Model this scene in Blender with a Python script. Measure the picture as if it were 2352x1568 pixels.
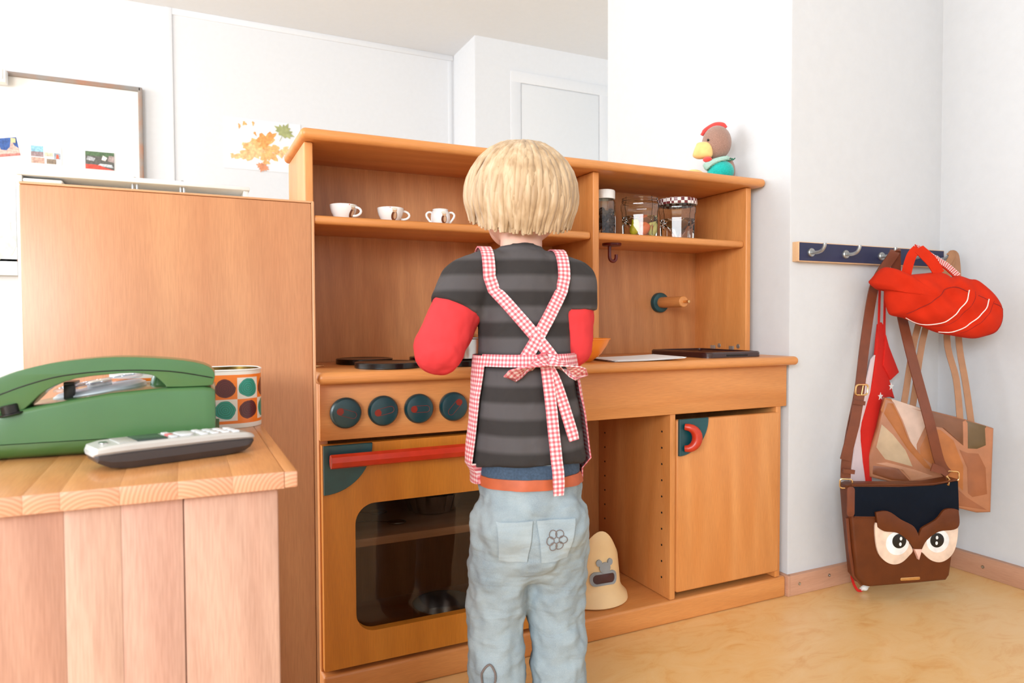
import bpy, bmesh, math, random
from mathutils import Vector, Matrix
from mathutils.bvhtree import BVHTree

random.seed(7)
for o in list(bpy.data.objects):
    bpy.data.objects.remove(o)
SC = bpy.context.scene
COL = SC.collection
PI = math.pi
R = math.radians

# ------------------------------------------------------------------ camera
cam_d = bpy.data.cameras.new('camera')
cam = bpy.data.objects.new('camera', cam_d)
COL.objects.link(cam)
yaw, pitch, roll = R(25.4), R(1.715), R(0.216)
cf = Vector((math.sin(yaw)*math.cos(pitch), math.cos(yaw)*math.cos(pitch), -math.sin(pitch)))
cr = Vector((math.cos(yaw), -math.sin(yaw), 0))
cd = cf.cross(cr)
cr2 = cr*math.cos(roll) + cd*math.sin(roll)
cd2 = -cr*math.sin(roll) + cd*math.cos(roll)
cm = Matrix(((cr2.x, -cd2.x, -cf.x), (cr2.y, -cd2.y, -cf.y), (cr2.z, -cd2.z, -cf.z)))
cam.matrix_world = Matrix.Translation((0, 0, 0.68)) @ cm.to_4x4()
cam_d.sensor_width = 36
cam_d.lens = 1590/2352*36
cam_d.clip_start = 0.02
cam_d.dof.use_dof = True
cam_d.dof.focus_distance = 1.42
cam_d.dof.aperture_fstop = 7.1
SC.camera = cam

# ------------------------------------------------------------------ light
world = bpy.data.worlds.new('world')
SC.world = world
world.use_nodes = True
bg = world.node_tree.nodes['Background']
bg.inputs[0].default_value = (0.86, 0.945, 1.0, 1)
bg.inputs[1].default_value = 1.25

def area(name, loc, target, sx, sy, energy, col=(1, 1, 1)):
    l = bpy.data.lights.new(name, 'AREA')
    l.shape = 'RECTANGLE'
    l.size, l.size_y, l.energy, l.color = sx, sy, energy, col
    o = bpy.data.objects.new(name, l)
    COL.objects.link(o)
    o.location = loc
    o.rotation_euler = (Vector(target)-Vector(loc)).to_track_quat('-Z', 'Y').to_euler()
    return o

area('window_light_room', (-3.0, 2.6, 1.7), (1.0, 2.4, 1.2), 2.4, 1.7, 70, (0.90, 0.96, 1.0))
area('window_light_front', (-2.9, -2.4, 1.75), (0.8, 1.2, 0.6), 2.0, 1.3, 130, (0.90, 0.96, 1.0))

SC.view_settings.view_transform = 'Standard'
SC.view_settings.look = 'None'
SC.view_settings.gamma = 1
SC.view_settings.use_curve_mapping = False
SC.view_settings.exposure = 0.42

# ------------------------------------------------------------------ materials
def lin(c):
    c = c/255.0
    return c/12.92 if c <= 0.04045 else ((c+0.055)/1.055)**2.4
def C(r, g, b):
    return (lin(r), lin(g), lin(b), 1)

def newmat(name):
    m = bpy.data.materials.new(name)
    m.use_nodes = True
    nt = m.node_tree
    return m, nt, nt.nodes['Principled BSDF']

def N(nt, typ, **kw):
    n = nt.nodes.new(typ)
    for k, v in kw.items():
        if k.startswith('i_'):
            n.inputs[k[2:].replace('_', ' ')].default_value = v
        else:
            setattr(n, k, v)
    return n

def ramp(nt, fac, stops):
    r = nt.nodes.new('ShaderNodeValToRGB')
    el = r.color_ramp.elements
    while len(el) < len(stops):
        el.new(0.5)
    for e, (p, c) in zip(el, stops):
        e.position = p
        e.color = c
    nt.links.new(fac, r.inputs[0])
    return r.outputs[0]

def mixc(nt, fac, a, b, mode='MIX'):
    m = nt.nodes.new('ShaderNodeMix')
    m.data_type = 'RGBA'
    m.blend_type = mode
    for s, v in ((m.inputs[0], fac), (m.inputs[6], a), (m.inputs[7], b)):
        if hasattr(v, 'is_linked'):
            nt.links.new(v, s)
        else:
            s.default_value = v
    return m.outputs[2]

def mth(nt, op, a, b=0.0, c=None):
    m = nt.nodes.new('ShaderNodeMath')
    m.operation = op
    for s, v in zip(m.inputs, (a, b, c)):
        if v is None:
            continue
        if hasattr(v, 'is_linked'):
            nt.links.new(v, s)
        else:
            s.default_value = v
    return m.outputs[0]

def plain(name, col, rough=0.5, metal=0.0, noise=0.06, nscale=40, bump=0.0, bscale=300, coat=0.0, sheen=0.0, spec=None):
    m, nt, p = newmat(name)
    tc = N(nt, 'ShaderNodeTexCoord')
    nz = N(nt, 'ShaderNodeTexNoise')
    nz.inputs['Scale'].default_value = nscale
    nz.inputs['Detail'].default_value = 3
    nt.links.new(tc.outputs['Object'], nz.inputs['Vector'])
    d = tuple(x*(1-noise*2.2) for x in col[:3])+(1,)
    h = tuple(min(1, x*(1+noise*2.2)) for x in col[:3])+(1,)
    nt.links.new(ramp(nt, nz.outputs['Fac'], [(0.3, d), (0.7, h)]), p.inputs['Base Color'])
    p.inputs['Roughness'].default_value = rough
    p.inputs['Metallic'].default_value = metal
    if coat:
        p.inputs['Coat Weight'].default_value = coat
        p.inputs['Coat Roughness'].default_value = 0.15
    if sheen:
        p.inputs['Sheen Weight'].default_value = sheen
    if spec is not None:
        p.inputs['Specular IOR Level'].default_value = spec
    if bump:
        n2 = N(nt, 'ShaderNodeTexNoise')
        n2.inputs['Scale'].default_value = bscale
        n2.inputs['Detail'].default_value = 4
        nt.links.new(tc.outputs['Object'], n2.inputs['Vector'])
        b = N(nt, 'ShaderNodeBump')
        b.inputs['Strength'].default_value = bump
        b.inputs['Distance'].default_value = 0.002
        nt.links.new(n2.outputs['Fac'], b.inputs['Height'])
        nt.links.new(b.outputs[0], p.inputs['Normal'])
    return m

def wood(name, c1, c2, axis='Z', freq=1.0, rough=0.42, fleck=0.045, figure=0.22, coat=0.12, endgrain=None):
    """Varnished beech: broad figure, fine streaks and short dark flecks along the grain axis."""
    m, nt, p = newmat(name)
    tc = N(nt, 'ShaderNodeTexCoord')
    oi = N(nt, 'ShaderNodeObjectInfo')
    off = N(nt, 'ShaderNodeVectorMath', operation='SCALE')
    off.inputs[0].default_value = (3.7, 5.1, 4.3)
    nt.links.new(oi.outputs['Random'], off.inputs['Scale'])
    add = N(nt, 'ShaderNodeVectorMath', operation='ADD')
    nt.links.new(tc.outputs['Object'], add.inputs[0])
    nt.links.new(off.outputs[0], add.inputs[1])
    def mp(cross, along):
        s = [cross]*3
        s['XYZ'.index(axis)] = along
        k = N(nt, 'ShaderNodeMapping')
        k.inputs['Scale'].default_value = s
        nt.links.new(add.outputs[0], k.inputs['Vector'])
        return k.outputs[0]
    n1 = N(nt, 'ShaderNodeTexNoise')
    n1.inputs['Scale'].default_value = 1.0
    n1.inputs['Detail'].default_value = 4
    n1.inputs['Distortion'].default_value = 0.8
    nt.links.new(mp(16*freq, 1.3*freq), n1.inputs['Vector'])
    base = ramp(nt, n1.outputs['Fac'], [(0.3, c1), (0.72, c2)])
    wv = N(nt, 'ShaderNodeTexWave')
    wv.wave_type = 'BANDS'
    wv.bands_direction = 'DIAGONAL'
    wv.inputs['Scale'].default_value = 1.0
    wv.inputs['Distortion'].default_value = 7.0
    wv.inputs['Detail'].default_value = 3
    wv.inputs['Detail Scale'].default_value = 0.6
    nt.links.new(mp(11*freq, 1.6*freq), wv.inputs['Vector'])
    dark = tuple(x*0.80 for x in c1[:3])+(1,)
    f1 = mth(nt, 'MULTIPLY', wv.outputs['Fac'], figure)
    col = mixc(nt, f1, base, dark)
    n2 = N(nt, 'ShaderNodeTexNoise')
    n2.inputs['Scale'].default_value = 1.0
    n2.inputs['Detail'].default_value = 2
    nt.links.new(mp(620, 34), n2.inputs['Vector'])
    fl = ramp(nt, n2.outputs['Fac'], [(0.35, (1, 1, 1, 1)), (0.72, (1-fleck*2.6, 1-fleck*3.2, 1-fleck*3.6, 1))])
    col = mixc(nt, 1.0, col, fl, 'MULTIPLY')
    if endgrain:
        ge = N(nt, 'ShaderNodeNewGeometry')
        sx = N(nt, 'ShaderNodeSeparateXYZ')
        nt.links.new(ge.outputs['Normal'], sx.inputs[0])
        fa = mth(nt, 'GREATER_THAN', mth(nt, 'ABSOLUTE', sx.outputs['XYZ'.index(axis)]), 0.8)
        w2 = N(nt, 'ShaderNodeTexWave')
        w2.wave_type = 'RINGS'
        w2.rings_direction = 'Y'
        w2.inputs['Scale'].default_value = 85
        w2.inputs['Distortion'].default_value = 1.2
        w2.inputs['Detail'].default_value = 1
        of2 = N(nt, 'ShaderNodeVectorMath', operation='SCALE')
        of2.inputs[0].default_value = (0.07, 0, 0.03)
        nt.links.new(oi.outputs['Random'], of2.inputs['Scale'])
        ad2 = N(nt, 'ShaderNodeVectorMath', operation='ADD')
        nt.links.new(tc.outputs['Object'], ad2.inputs[0])
        nt.links.new(of2.outputs[0], ad2.inputs[1])
        ad3 = N(nt, 'ShaderNodeVectorMath', operation='ADD')
        ad3.inputs[1].default_value = (-0.035, 0, 0.012)
        nt.links.new(ad2.outputs[0], ad3.inputs[0])
        nt.links.new(ad3.outputs[0], w2.inputs['Vector'])
        eg = ramp(nt, w2.outputs['Fac'], [(0.0, endgrain[0]), (0.8, endgrain[1])])
        col = mixc(nt, fa, col, eg)
    nt.links.new(col, p.inputs['Base Color'])
    p.inputs['Roughness'].default_value = rough
    p.inputs['Coat Weight'].default_value = coat
    p.inputs['Coat Roughness'].default_value = 0.25
    b = N(nt, 'ShaderNodeBump')
    b.inputs['Strength'].default_value = 0.05
    b.inputs['Distance'].default_value = 0.001
    nt.links.new(n2.outputs['Fac'], b.inputs['Height'])
    nt.links.new(b.outputs[0], p.inputs['Normal'])
    return m

def gingham(name, cell, white, mid, dark):
    m, nt, p = newmat(name)
    uv = N(nt, 'ShaderNodeUVMap')
    sep = N(nt, 'ShaderNodeSeparateXYZ')
    nt.links.new(uv.outputs[0], sep.inputs[0])
    a = mth(nt, 'LESS_THAN', mth(nt, 'FRACT', mth(nt, 'DIVIDE', sep.outputs[0], cell)), 0.5)
    b = mth(nt, 'LESS_THAN', mth(nt, 'FRACT', mth(nt, 'DIVIDE', sep.outputs[1], cell)), 0.5)
    s = mth(nt, 'MULTIPLY', mth(nt, 'ADD', a, b), 0.5)
    nt.links.new(ramp(nt, s, [(0.0, white), (0.5, mid), (1.0, dark)]), p.inputs['Base Color'])
    p.inputs['Roughness'].default_value = 0.85
    return m

BEECH1, BEECH2 = C(212, 136, 70), C(227, 158, 94)
MW = {a: wood('beech_'+a, BEECH1, BEECH2, a) for a in 'XYZ'}
MP = {a: wood('beech_pale_'+a, C(214, 156, 110), C(232, 182, 140), a) for a in 'XYZ'}
MB_ = {a: wood('beech_back_'+a, C(196, 128, 76), C(212, 148, 94), a, freq=1.3, figure=0.3) for a in 'XZ'}
MPANEL = wood('beech_panel', C(200, 138, 96), C(210, 152, 108), 'Z', freq=0.6, rough=0.36)
MSTAVE = wood('beech_stave', C(206, 142, 86), C(218, 158, 102), 'Y', freq=1.2, rough=0.28, figure=0.2, coat=0.3, endgrain=(C(204, 144, 112), C(220, 168, 138)))
MBOARD = [wood('beech_board_%s' % n, a, b, 'Z', freq=1.3, rough=0.55, figure=0.35, fleck=0.06) for n, a, b in
          (('rosy', C(194, 144, 122), C(208, 162, 140)), ('cream', C(204, 162, 142), C(216, 178, 158)),
           ('grey', C(200, 154, 136), C(212, 170, 152)), ('warm', C(202, 158, 138), C(214, 174, 154)))]
M_BASEB = wood('skirting_wood', C(196, 146, 118), C(212, 164, 136), 'X', rough=0.6)
M_BASEBY = wood('skirting_wood_side', C(196, 146, 118), C(212, 164, 136), 'Y', rough=0.6)
M_TEAL = plain('teal_paint', C(6, 72, 80), 0.38, bump=0.05, coat=0.2)
M_KNOB = plain('teal_knob', C(6, 56, 64), 0.4, coat=0.2)
M_RED = plain('red_paint', C(196, 48, 18), 0.4, noise=0.04, nscale=60, coat=0.2)
M_REDM = plain('red_marker', C(128, 30, 12), 0.5)
M_BLACK = plain('black_enamel', C(14, 13, 13), 0.22)
M_DARK = plain('dark_recess', C(20, 14, 10), 0.9)
M_SINK = plain('sink_brown', C(52, 24, 24), 0.22, coat=0.4)
M_MAROON = plain('maroon_hook', C(96, 26, 24), 0.35)
M_WALL = plain('white_plaster', C(208, 210, 214), 0.85, noise=0.006, bump=0.25, bscale=90)
M_FAR = plain('white_wall_paint', C(226, 227, 230), 0.8, noise=0.005)
M_CEIL = plain('ceiling_paint', C(230, 232, 236), 0.9, noise=0.004)
M_TRIM = plain('white_trim', C(228, 229, 232), 0.5, noise=0.004)
M_WHITE = plain('white_plastic', C(238, 238, 236), 0.35, noise=0.01)
M_PORC = plain('porcelain', C(240, 240, 240), 0.12, noise=0.01, coat=0.5)
M_METAL = plain('steel', C(196, 196, 196), 0.25, 1.0)
M_GREYM = plain('brushed_grey', C(170, 172, 172), 0.4, 0.8)
M_GOLD = plain('gold_metal', C(226, 186, 130), 0.25, 1.0)
M_PAPER = plain('paper', C(240, 240, 242), 0.8, noise=0.01)

def floor_mat():
    m, nt, p = newmat('linoleum')
    tc = N(nt, 'ShaderNodeTexCoord')
    mp = N(nt, 'ShaderNodeMapping')
    mp.inputs['Scale'].default_value = (9, 17, 9)
    mp.inputs['Rotation'].default_value = (0, 0, R(14))
    nt.links.new(tc.outputs['Object'], mp.inputs['Vector'])
    n1 = N(nt, 'ShaderNodeTexNoise')
    n1.inputs['Scale'].default_value = 1.0
    n1.inputs['Detail'].default_value = 8
    n1.inputs['Roughness'].default_value = 0.65
    n1.inputs['Distortion'].default_value = 1.4
    nt.links.new(mp.outputs[0], n1.inputs['Vector'])
    c = ramp(nt, n1.outputs['Fac'], [(0.3, C(236, 198, 140)), (0.52, C(232, 187, 120)), (0.66, C(222, 162, 84)), (0.8, C(212, 140, 60))])
    n2 = N(nt, 'ShaderNodeTexNoise')
    n2.inputs['Scale'].default_value = 2.2
    n2.inputs['Detail'].default_value = 2
    nt.links.new(tc.outputs['Object'], n2.inputs['Vector'])
    c = mixc(nt, mth(nt, 'MULTIPLY', n2.outputs['Fac'], 0.6), c, C(236, 198, 142))
    nt.links.new(c, p.inputs['Base Color'])
    p.inputs['Roughness'].default_value = 0.38
    p.inputs['Coat Weight'].default_value = 0.4
    p.inputs['Coat Roughness'].default_value = 0.3
    return m
M_FLOOR = floor_mat()

def glass(name, col=(1, 1, 1, 1), rough=0.02):
    m, nt, p = newmat(name)
    p.inputs['Base Color'].default_value = col
    p.inputs['Roughness'].default_value = rough
    p.inputs['Transmission Weight'].default_value = 1.0
    p.inputs['IOR'].default_value = 1.45
    return m
M_GLASS = glass('clear_glass', (0.97, 0.99, 0.98, 1))

def pane_mat(name, tint, refl):
    m = bpy.data.materials.new(name)
    m.use_nodes = True
    nt = m.node_tree
    nt.nodes.clear()
    out = N(nt, 'ShaderNodeOutputMaterial')
    t = N(nt, 'ShaderNodeBsdfTransparent')
    t.inputs[0].default_value = tint
    g = N(nt, 'ShaderNodeBsdfGlossy')
    g.inputs['Roughness'].default_value = 0.03
    mx = N(nt, 'ShaderNodeMixShader')
    mx.inputs[0].default_value = refl
    nt.links.new(t.outputs[0], mx.inputs[1])
    nt.links.new(g.outputs[0], mx.inputs[2])
    nt.links.new(mx.outputs[0], out.inputs[0])
    return m
M_PANE = pane_mat('oven_pane', (0.70, 0.68, 0.66, 1), 0.022)

# ------------------------------------------------------------------ mesh helpers
class Mesh:
    def __init__(self):
        self.v, self.f, self.uv = [], [], []
    def add(self, v, f, uv=None):
        b = len(self.v)
        self.v += [Vector(q) for q in v]
        self.f += [tuple(i+b for i in q) for q in f]
        self.uv += list(uv) if uv else [(0, 0)]*len(v)
        return self
    def bm(self, bm):
        bm.verts.ensure_lookup_table()
        bm.verts.index_update()
        self.add([v.co.copy() for v in bm.verts], [[v.index for v in f.verts] for f in bm.faces])
        bm.free()
        return self
    def box(self, x0, x1, y0, y1, z0, z1, bev=0.0, seg=2, mat=None):
        bm = bmesh.new()
        bmesh.ops.create_cube(bm, size=1)
        for v in bm.verts:
            v.co = Vector(((x0+x1)/2+v.co.x*(x1-x0), (y0+y1)/2+v.co.y*(y1-y0), (z0+z1)/2+v.co.z*(z1-z0)))
        if bev:
            bmesh.ops.bevel(bm, geom=bm.edges[:], offset=bev, segments=seg, affect='EDGES', profile=0.5, clamp_overlap=True)
        if mat is not None:
            bm.transform(mat)
        return self.bm(bm)
    def lathe(self, prof, c=(0, 0, 0), n=28, mat=None, sx=1.0, sy=1.0):
        v, f = [], []
        for r, z in prof:
            for k in range(n):
                a = 2*PI*k/n
                v.append(Vector((max(r, 1e-5)*math.cos(a)*sx, max(r, 1e-5)*math.sin(a)*sy, z)))
        for i in range(len(prof)-1):
            for k in range(n):
                k2 = (k+1) % n
                f.append((i*n+k, i*n+k2, (i+1)*n+k2, (i+1)*n+k))
        if mat is not None:
            v = [mat @ q for q in v]
        return self.add([q+Vector(c) for q in v], f)
    def ell(self, c, r, rot=None, nu=20, nv=12):
        v, f = [], []
        for i in range(nv+1):
            t = PI*i/nv
            for k in range(nu):
                a = 2*PI*k/nu
                q = Vector((r[0]*max(math.sin(t), 1e-4)*math.cos(a), r[1]*max(math.sin(t), 1e-4)*math.sin(a), r[2]*math.cos(t)))
                if rot is not None:
                    q = rot @ q
                v.append(q+Vector(c))
        for i in range(nv):
            for k in range(nu):
                k2 = (k+1) % nu
                f.append((i*nu+k, (i+1)*nu+k, (i+1)*nu+k2, i*nu+k2))
        return self.add(v, f)
    def tube(self, pts, r, n=8, closed=False, flat=1.0, up=None):
        pts = [Vector(p) for p in pts]
        m = len(pts)
        rs = r if isinstance(r, (list, tuple)) else [r]*m
        v, f = [], []
        prev = None
        for i, p in enumerate(pts):
            if closed:
                t = pts[(i+1) % m]-pts[i-1]
            else:
                t = pts[min(i+1, m-1)]-pts[max(i-1, 0)]
            t = t.normalized() if t.length > 1e-9 else Vector((0, 0, 1))
            if up is not None:
                a = Vector(up)-t*t.dot(Vector(up))
            elif prev is not None:
                a = prev-t*prev.dot(t)
            else:
                a = t.orthogonal()
            if a.length < 1e-6:
                a = t.orthogonal()
            a.normalize()
            prev = a
            b = t.cross(a)
            for k in range(n):
                w = 2*PI*k/n
                v.append(p+a*math.cos(w)*rs[i]*flat+b*math.sin(w)*rs[i])
        for i in range(m if closed else m-1):
            j = (i+1) % m
            for k in range(n):
                k2 = (k+1) % n
                f.append((i*n+k, i*n+k2, j*n+k2, j*n+k))
        if not closed:
            f.append(tuple(range(n))[::-1])
            f.append(tuple((m-1)*n+k for k in range(n)))
        return self.add(v, f)
    def ribbon(self, pts, width, th, nrm):
        """Flat strap: pts is the centre line, nrm the direction its face looks (one vector or one per point)."""
        pts = [Vector(p) for p in pts]
        m = len(pts)
        ws = width if isinstance(width, (list, tuple)) else [width]*m
        ns = nrm if isinstance(nrm, list) else [nrm]*m
        v, f, uv = [], [], []
        L = 0
        for i, p in enumerate(pts):
            t = (pts[min(i+1, m-1)]-pts[max(i-1, 0)]).normalized()
            n = Vector(ns[i])
            n = (n-t*n.dot(t))
            n = n.normalized() if n.length > 1e-6 else t.orthogonal().normalized()
            s = t.cross(n).normalized()
            if i:
                L += (p-pts[i-1]).length
            for a, b in ((-1, 1), (1, 1), (1, -1), (-1, -1)):
                v.append(p+s*a*ws[i]/2+n*b*th/2)
                uv.append((L, a*ws[i]/2))
        for i in range(m-1):
            for k in range(4):
                k2 = (k+1) % 4
                f.append((i*4+k, (i+1)*4+k, (i+1)*4+k2, i*4+k2))
        f.append((0, 1, 2, 3))
        f.append(tuple((m-1)*4+k for k in (3, 2, 1, 0)))
        return self.add(v, f, uv)
    def ext(self, outl, fr, w0, w1, bev=0.0, seg=2):
        """Outline (u, v) in a frame, given thickness from w0 to w1."""
        bm = bmesh.new()
        a = [bm.verts.new(fr(u, v, w0)) for u, v in outl]
        b = [bm.verts.new(fr(u, v, w1)) for u, v in outl]
        n = len(outl)
        f0 = bm.faces.new(a[::-1])
        f1 = bm.faces.new(b)
        for i in range(n):
            bm.faces.new((a[i], a[(i+1) % n], b[(i+1) % n], b[i]))
        bmesh.ops.recalc_face_normals(bm, faces=bm.faces[:])
        if bev:
            bmesh.ops.bevel(bm, geom=list(f0.edges)+list(f1.edges), offset=bev, segments=seg, affect='EDGES', profile=0.5, clamp_overlap=True)
        return self.bm(bm)
    def pillow(self, outl, fr, tf, tb, rings=9, wr=0.0, seed=0):
        """Stuffed shape: outline with a bulge tf to the front and tb to the back."""
        cu = sum(p[0] for p in outl)/len(outl)
        cv = sum(p[1] for p in outl)/len(outl)
        n = len(outl)
        rnd = random.Random(seed)
        ph = [rnd.uniform(0, 6) for _ in range(6)]
        for sgn, T in ((1, tf), (-1, tb)):
            v, f, uv = [], [], []
            for k in range(rings+1):
                s = 1-(k/rings)
                h = T*math.sqrt(max(0, 1-s**2.6))
                for (a, b) in outl:
                    u_, v_ = cu+(a-cu)*s, cv+(b-cv)*s
                    w = h+wr*(1-s**4)*(math.sin(u_*70+v_*45+ph[0])+math.sin(u_*-38+v_*95+ph[1])+0.6*math.sin(u_*150+ph[2]+v_*120))/3
                    v.append(fr(u_, v_, sgn*w if sgn > 0 else -h))
                    uv.append((u_, v_))
            for k in range(rings):
                for i in range(n):
                    j = (i+1) % n
                    q = (k*n+i, k*n+j, (k+1)*n+j, (k+1)*n+i)
                    f.append(q if sgn > 0 else q[::-1])
            self.add(v, f, uv)
        return self

OFF = {}
def finish(name, mb, mat, parent=None, smooth=35, world=True, bmeshfix=True):
    """One mesh object; world=True: the vertices are in room coordinates and move into the parent's frame."""
    off = OFF.get(parent.name, Vector((0, 0, 0))) if (parent is not None and world) else Vector((0, 0, 0))
    me = bpy.data.meshes.new(name)
    me.from_pydata([tuple(q-off) for q in mb.v], [], mb.f)
    if any(u != (0, 0) for u in mb.uv):
        l = me.uv_layers.new(name='UVMap')
        for lo in me.loops:
            l.data[lo.index].uv = mb.uv[lo.vertex_index]
    if bmeshfix:
        bm = bmesh.new()
        bm.from_mesh(me)
        bmesh.ops.remove_doubles(bm, verts=bm.verts[:], dist=2e-5)
        bmesh.ops.recalc_face_normals(bm, faces=bm.faces[:])
        bm.to_mesh(me)
        bm.free()
    if smooth:
        for p in me.polygons:
            p.use_smooth = True
        me.set_sharp_from_angle(angle=R(smooth))
    me.materials.append(mat)
    o = bpy.data.objects.new(name, me)
    COL.objects.link(o)
    if parent is not None:
        o.parent = parent
        if world:
            OFF[o.name] = off
        else:
            OFF[o.name] = Vector((0, 0, 0))
    return o

def tag(o, label=None, cat=None, group=None, kind=None):
    for k, v in (('label', label), ('category', cat), ('group', group), ('kind', kind)):
        if v:
            o[k] = v
    return o

def thing(name, label, cat, loc=(0, 0, 0), rz=0.0, group=None):
    o = bpy.data.objects.new(name, None)
    o.empty_display_size = 0.03
    COL.objects.link(o)
    o.location = loc
    o.rotation_euler = (0, 0, rz)
    OFF[o.name] = Vector(loc)
    return tag(o, label, cat, group)

def struct(name, mb, mat, smooth=35):
    return tag(finish(name, mb, mat, None, smooth), kind='structure')

def frame(P0, u, n):
    u, n, P0 = Vector((u[0], u[1], 0)).normalized(), Vector((n[0], n[1], 0)).normalized(), Vector((P0[0], P0[1], 0))
    return lambda a, b, w=0.0: P0+u*a+Vector((0, 0, b))+n*w

def spline(pts, k=4, closed=False):
    """Catmull-Rom through the points."""
    n = len(pts)
    out = []
    dim = len(pts[0])
    for i in range(n if closed else n-1):
        if closed:
            p = [pts[(i-1) % n], pts[i], pts[(i+1) % n], pts[(i+2) % n]]
        else:
            p = [pts[max(i-1, 0)], pts[i], pts[i+1], pts[min(i+2, n-1)]]
        for j in range(k):
            t = j/k
            out.append(tuple(0.5*((2*p[1][d])+(-p[0][d]+p[2][d])*t+(2*p[0][d]-5*p[1][d]+4*p[2][d]-p[3][d])*t*t+(-p[0][d]+3*p[1][d]-3*p[2][d]+p[3][d])*t**3) for d in range(dim)))
    if not closed:
        out.append(tuple(pts[-1]))
    return out

def circ(c, r, n=24, ry=None):
    return [(c[0]+r*math.cos(2*PI*k/n), c[1]+(ry or r)*math.sin(2*PI*k/n)) for k in range(n)]

def rrect(x0, x1, y0, y1, r, n=6):
    o = []
    for cx, cy, a0 in ((x1-r, y1-r, 0), (x0+r, y1-r, 90), (x0+r, y0+r, 180), (x1-r, y0+r, 270)):
        for k in range(n+1):
            a = R(a0+90*k/n)
            o.append((cx+r*math.cos(a), cy+r*math.sin(a)))
    return o

# ------------------------------------------------------------------ the room
CEIL = 2.41
struct('floor', Mesh().box(-3.2, 4.0, -3.6, 4.6, -0.05, 0.0), M_FLOOR)
# low walls added out of view so that daylight enters only above them
struct('added_wall_left', Mesh().box(-3.3, -3.2, -3.6, 4.42, 0, 1.1), M_FAR)
struct('added_wall_front', Mesh().box(-3.3, 2.05, -3.7, -3.6, 0, 1.1), M_FAR)
struct('wall_back', Mesh().box(-3.2, 4.0, 4.30, 4.42, 0, 2.6), M_FAR)
struct('wall_chimney', Mesh().box(1.625, 4.0, 3.93, 4.32, 0, 2.6), M_FAR)
struct('wall_hooks', Mesh().box(1.339, 2.05, 1.238, 2.043, 0, 2.6, 0.004), M_WALL)
struct('wall_right', Mesh().box(1.91, 2.05, -3.6, 1.26, 0, 2.6), M_WALL)
struct('ceiling', Mesh().box(-3.2, 4.0, -3.6, 4.6, CEIL, CEIL+0.12), M_CEIL)
# far wall trims: cornice strip and cover strips
struct('trim_1', Mesh().box(-0.03, 1.62, 4.293, 4.302, 2.375, 2.41, 0.002), M_TRIM)
struct('trim_2', Mesh().box(-0.06, -0.028, 4.291, 4.302, 0, 2.41, 0.002), M_TRIM)
struct('trim_3', Mesh().box(1.585, 1.612, 4.293, 4.302, 0, 2.375, 0.003), M_TRIM)
M_DOORP = plain('cream_door_paint', C(226, 227, 229), 0.6, noise=0.004)
struct('door_1', Mesh().box(1.936, 2.505, 3.924, 3.932, 0, 2.16, 0.003), M_DOORP)
struct('trim_4', Mesh().box(1.86, 1.932, 3.922, 3.932, 0, 2.23, 0.004), M_TRIM)
struct('trim_5', Mesh().box(2.51, 2.59, 3.922, 3.932, 0, 2.23, 0.004), M_TRIM)
struct('trim_6', Mesh().box(1.86, 2.59, 3.921, 3.93, 2.165, 2.235, 0.004), M_TRIM)
# skirting boards
bb = struct('baseboard_back', Mesh().box(1.336, 1.912, 1.226, 1.24, 0, 0.051, 0.002), M_BASEB)
bs = struct('baseboard_side', Mesh().box(1.329, 1.341, 1.2262, 1.262, 0, 0.051, 0.002), M_BASEBY)
br = struct('baseboard_right', Mesh().box(1.894, 1.912, -3.6, 1.2255, 0, 0.053, 0.002), M_BASEBY)
def screw(p, ax, parent):
    rot = Vector((0, 0, 1)).rotation_difference(Vector(ax)).to_matrix().to_4x4()
    finish('screw', Mesh().lathe([(0.0, 0.0012), (0.0015, 0.0008), (0.0016, 0.0015), (0.004, 0.0016), (0.0044, 0)], p, 12, rot), M_METAL, parent)
screw((1.366, 1.2258, 0.028), (0, -1, 0), bb)
screw((1.47, 1.2258, 0.032), (0, -1, 0), bb)
screw((1.8938, 1.10, 0.027), (-1, 0, 0), br)

# ------------------------------------------------------------------ play kitchen base
def slab(x0, x1, y0, y1, z0, z1, b=0.0025, seg=2):
    return Mesh().box(x0, x1, y0, y1, z0, z1, b, seg)

kit = thing('play_kitchen_base', 'wooden play kitchen cupboard with oven, four teal knobs and open niche', 'play kitchen', (0.77, 1.385, 0))
finish('plinth', slab(0.214, 1.327, 1.232, 1.54, 0.0, 0.051, 0.006, 4), MW['X'], kit)
finish('side_panel', slab(0.2135, 0.230, 1.251, 1.54, 0.0515, 0.570), MW['Z'], kit)
finish('side_panel', slab(1.2935, 1.310, 1.235, 1.54, 0.0515, 0.570), MW['Z'], kit)
finish('partition_board', slab(0.686, 0.702, 1.251, 1.53, 0.0515, 0.570), MW['Z'], kit)
pb = finish('partition_board', slab(0.976, 0.9915, 1.236, 1.53, 0.0515, 0.570), MW['Z'], kit)
finish('back_panel', slab(0.23, 1.2935, 1.53, 1.54, 0.0515, 0.570, 0), MB_['Z'], kit)
finish('oven_shelf', slab(0.2305, 0.6855, 1.262, 1.529, 0.263, 0.279), MP['X'], kit)
holes = Mesh()
for yy in (1.265, 1.50):
    for k in range(10):
        holes.lathe([(0.0, 0.0008), (0.0024, 0.0008), (0.0024, -0.0005)], (0.9762, yy, 0.095+0.037*k), 8, Matrix.Rotation(-PI/2, 4, 'Y'))
tag(finish('peg_holes', holes, M_DARK, pb), kind='stuff')
apr = finish('apron_board', slab(0.213, 1.325, 1.232, 1.2505, 0.470, 0.5705, 0.002), MW['X'], kit)
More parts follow.
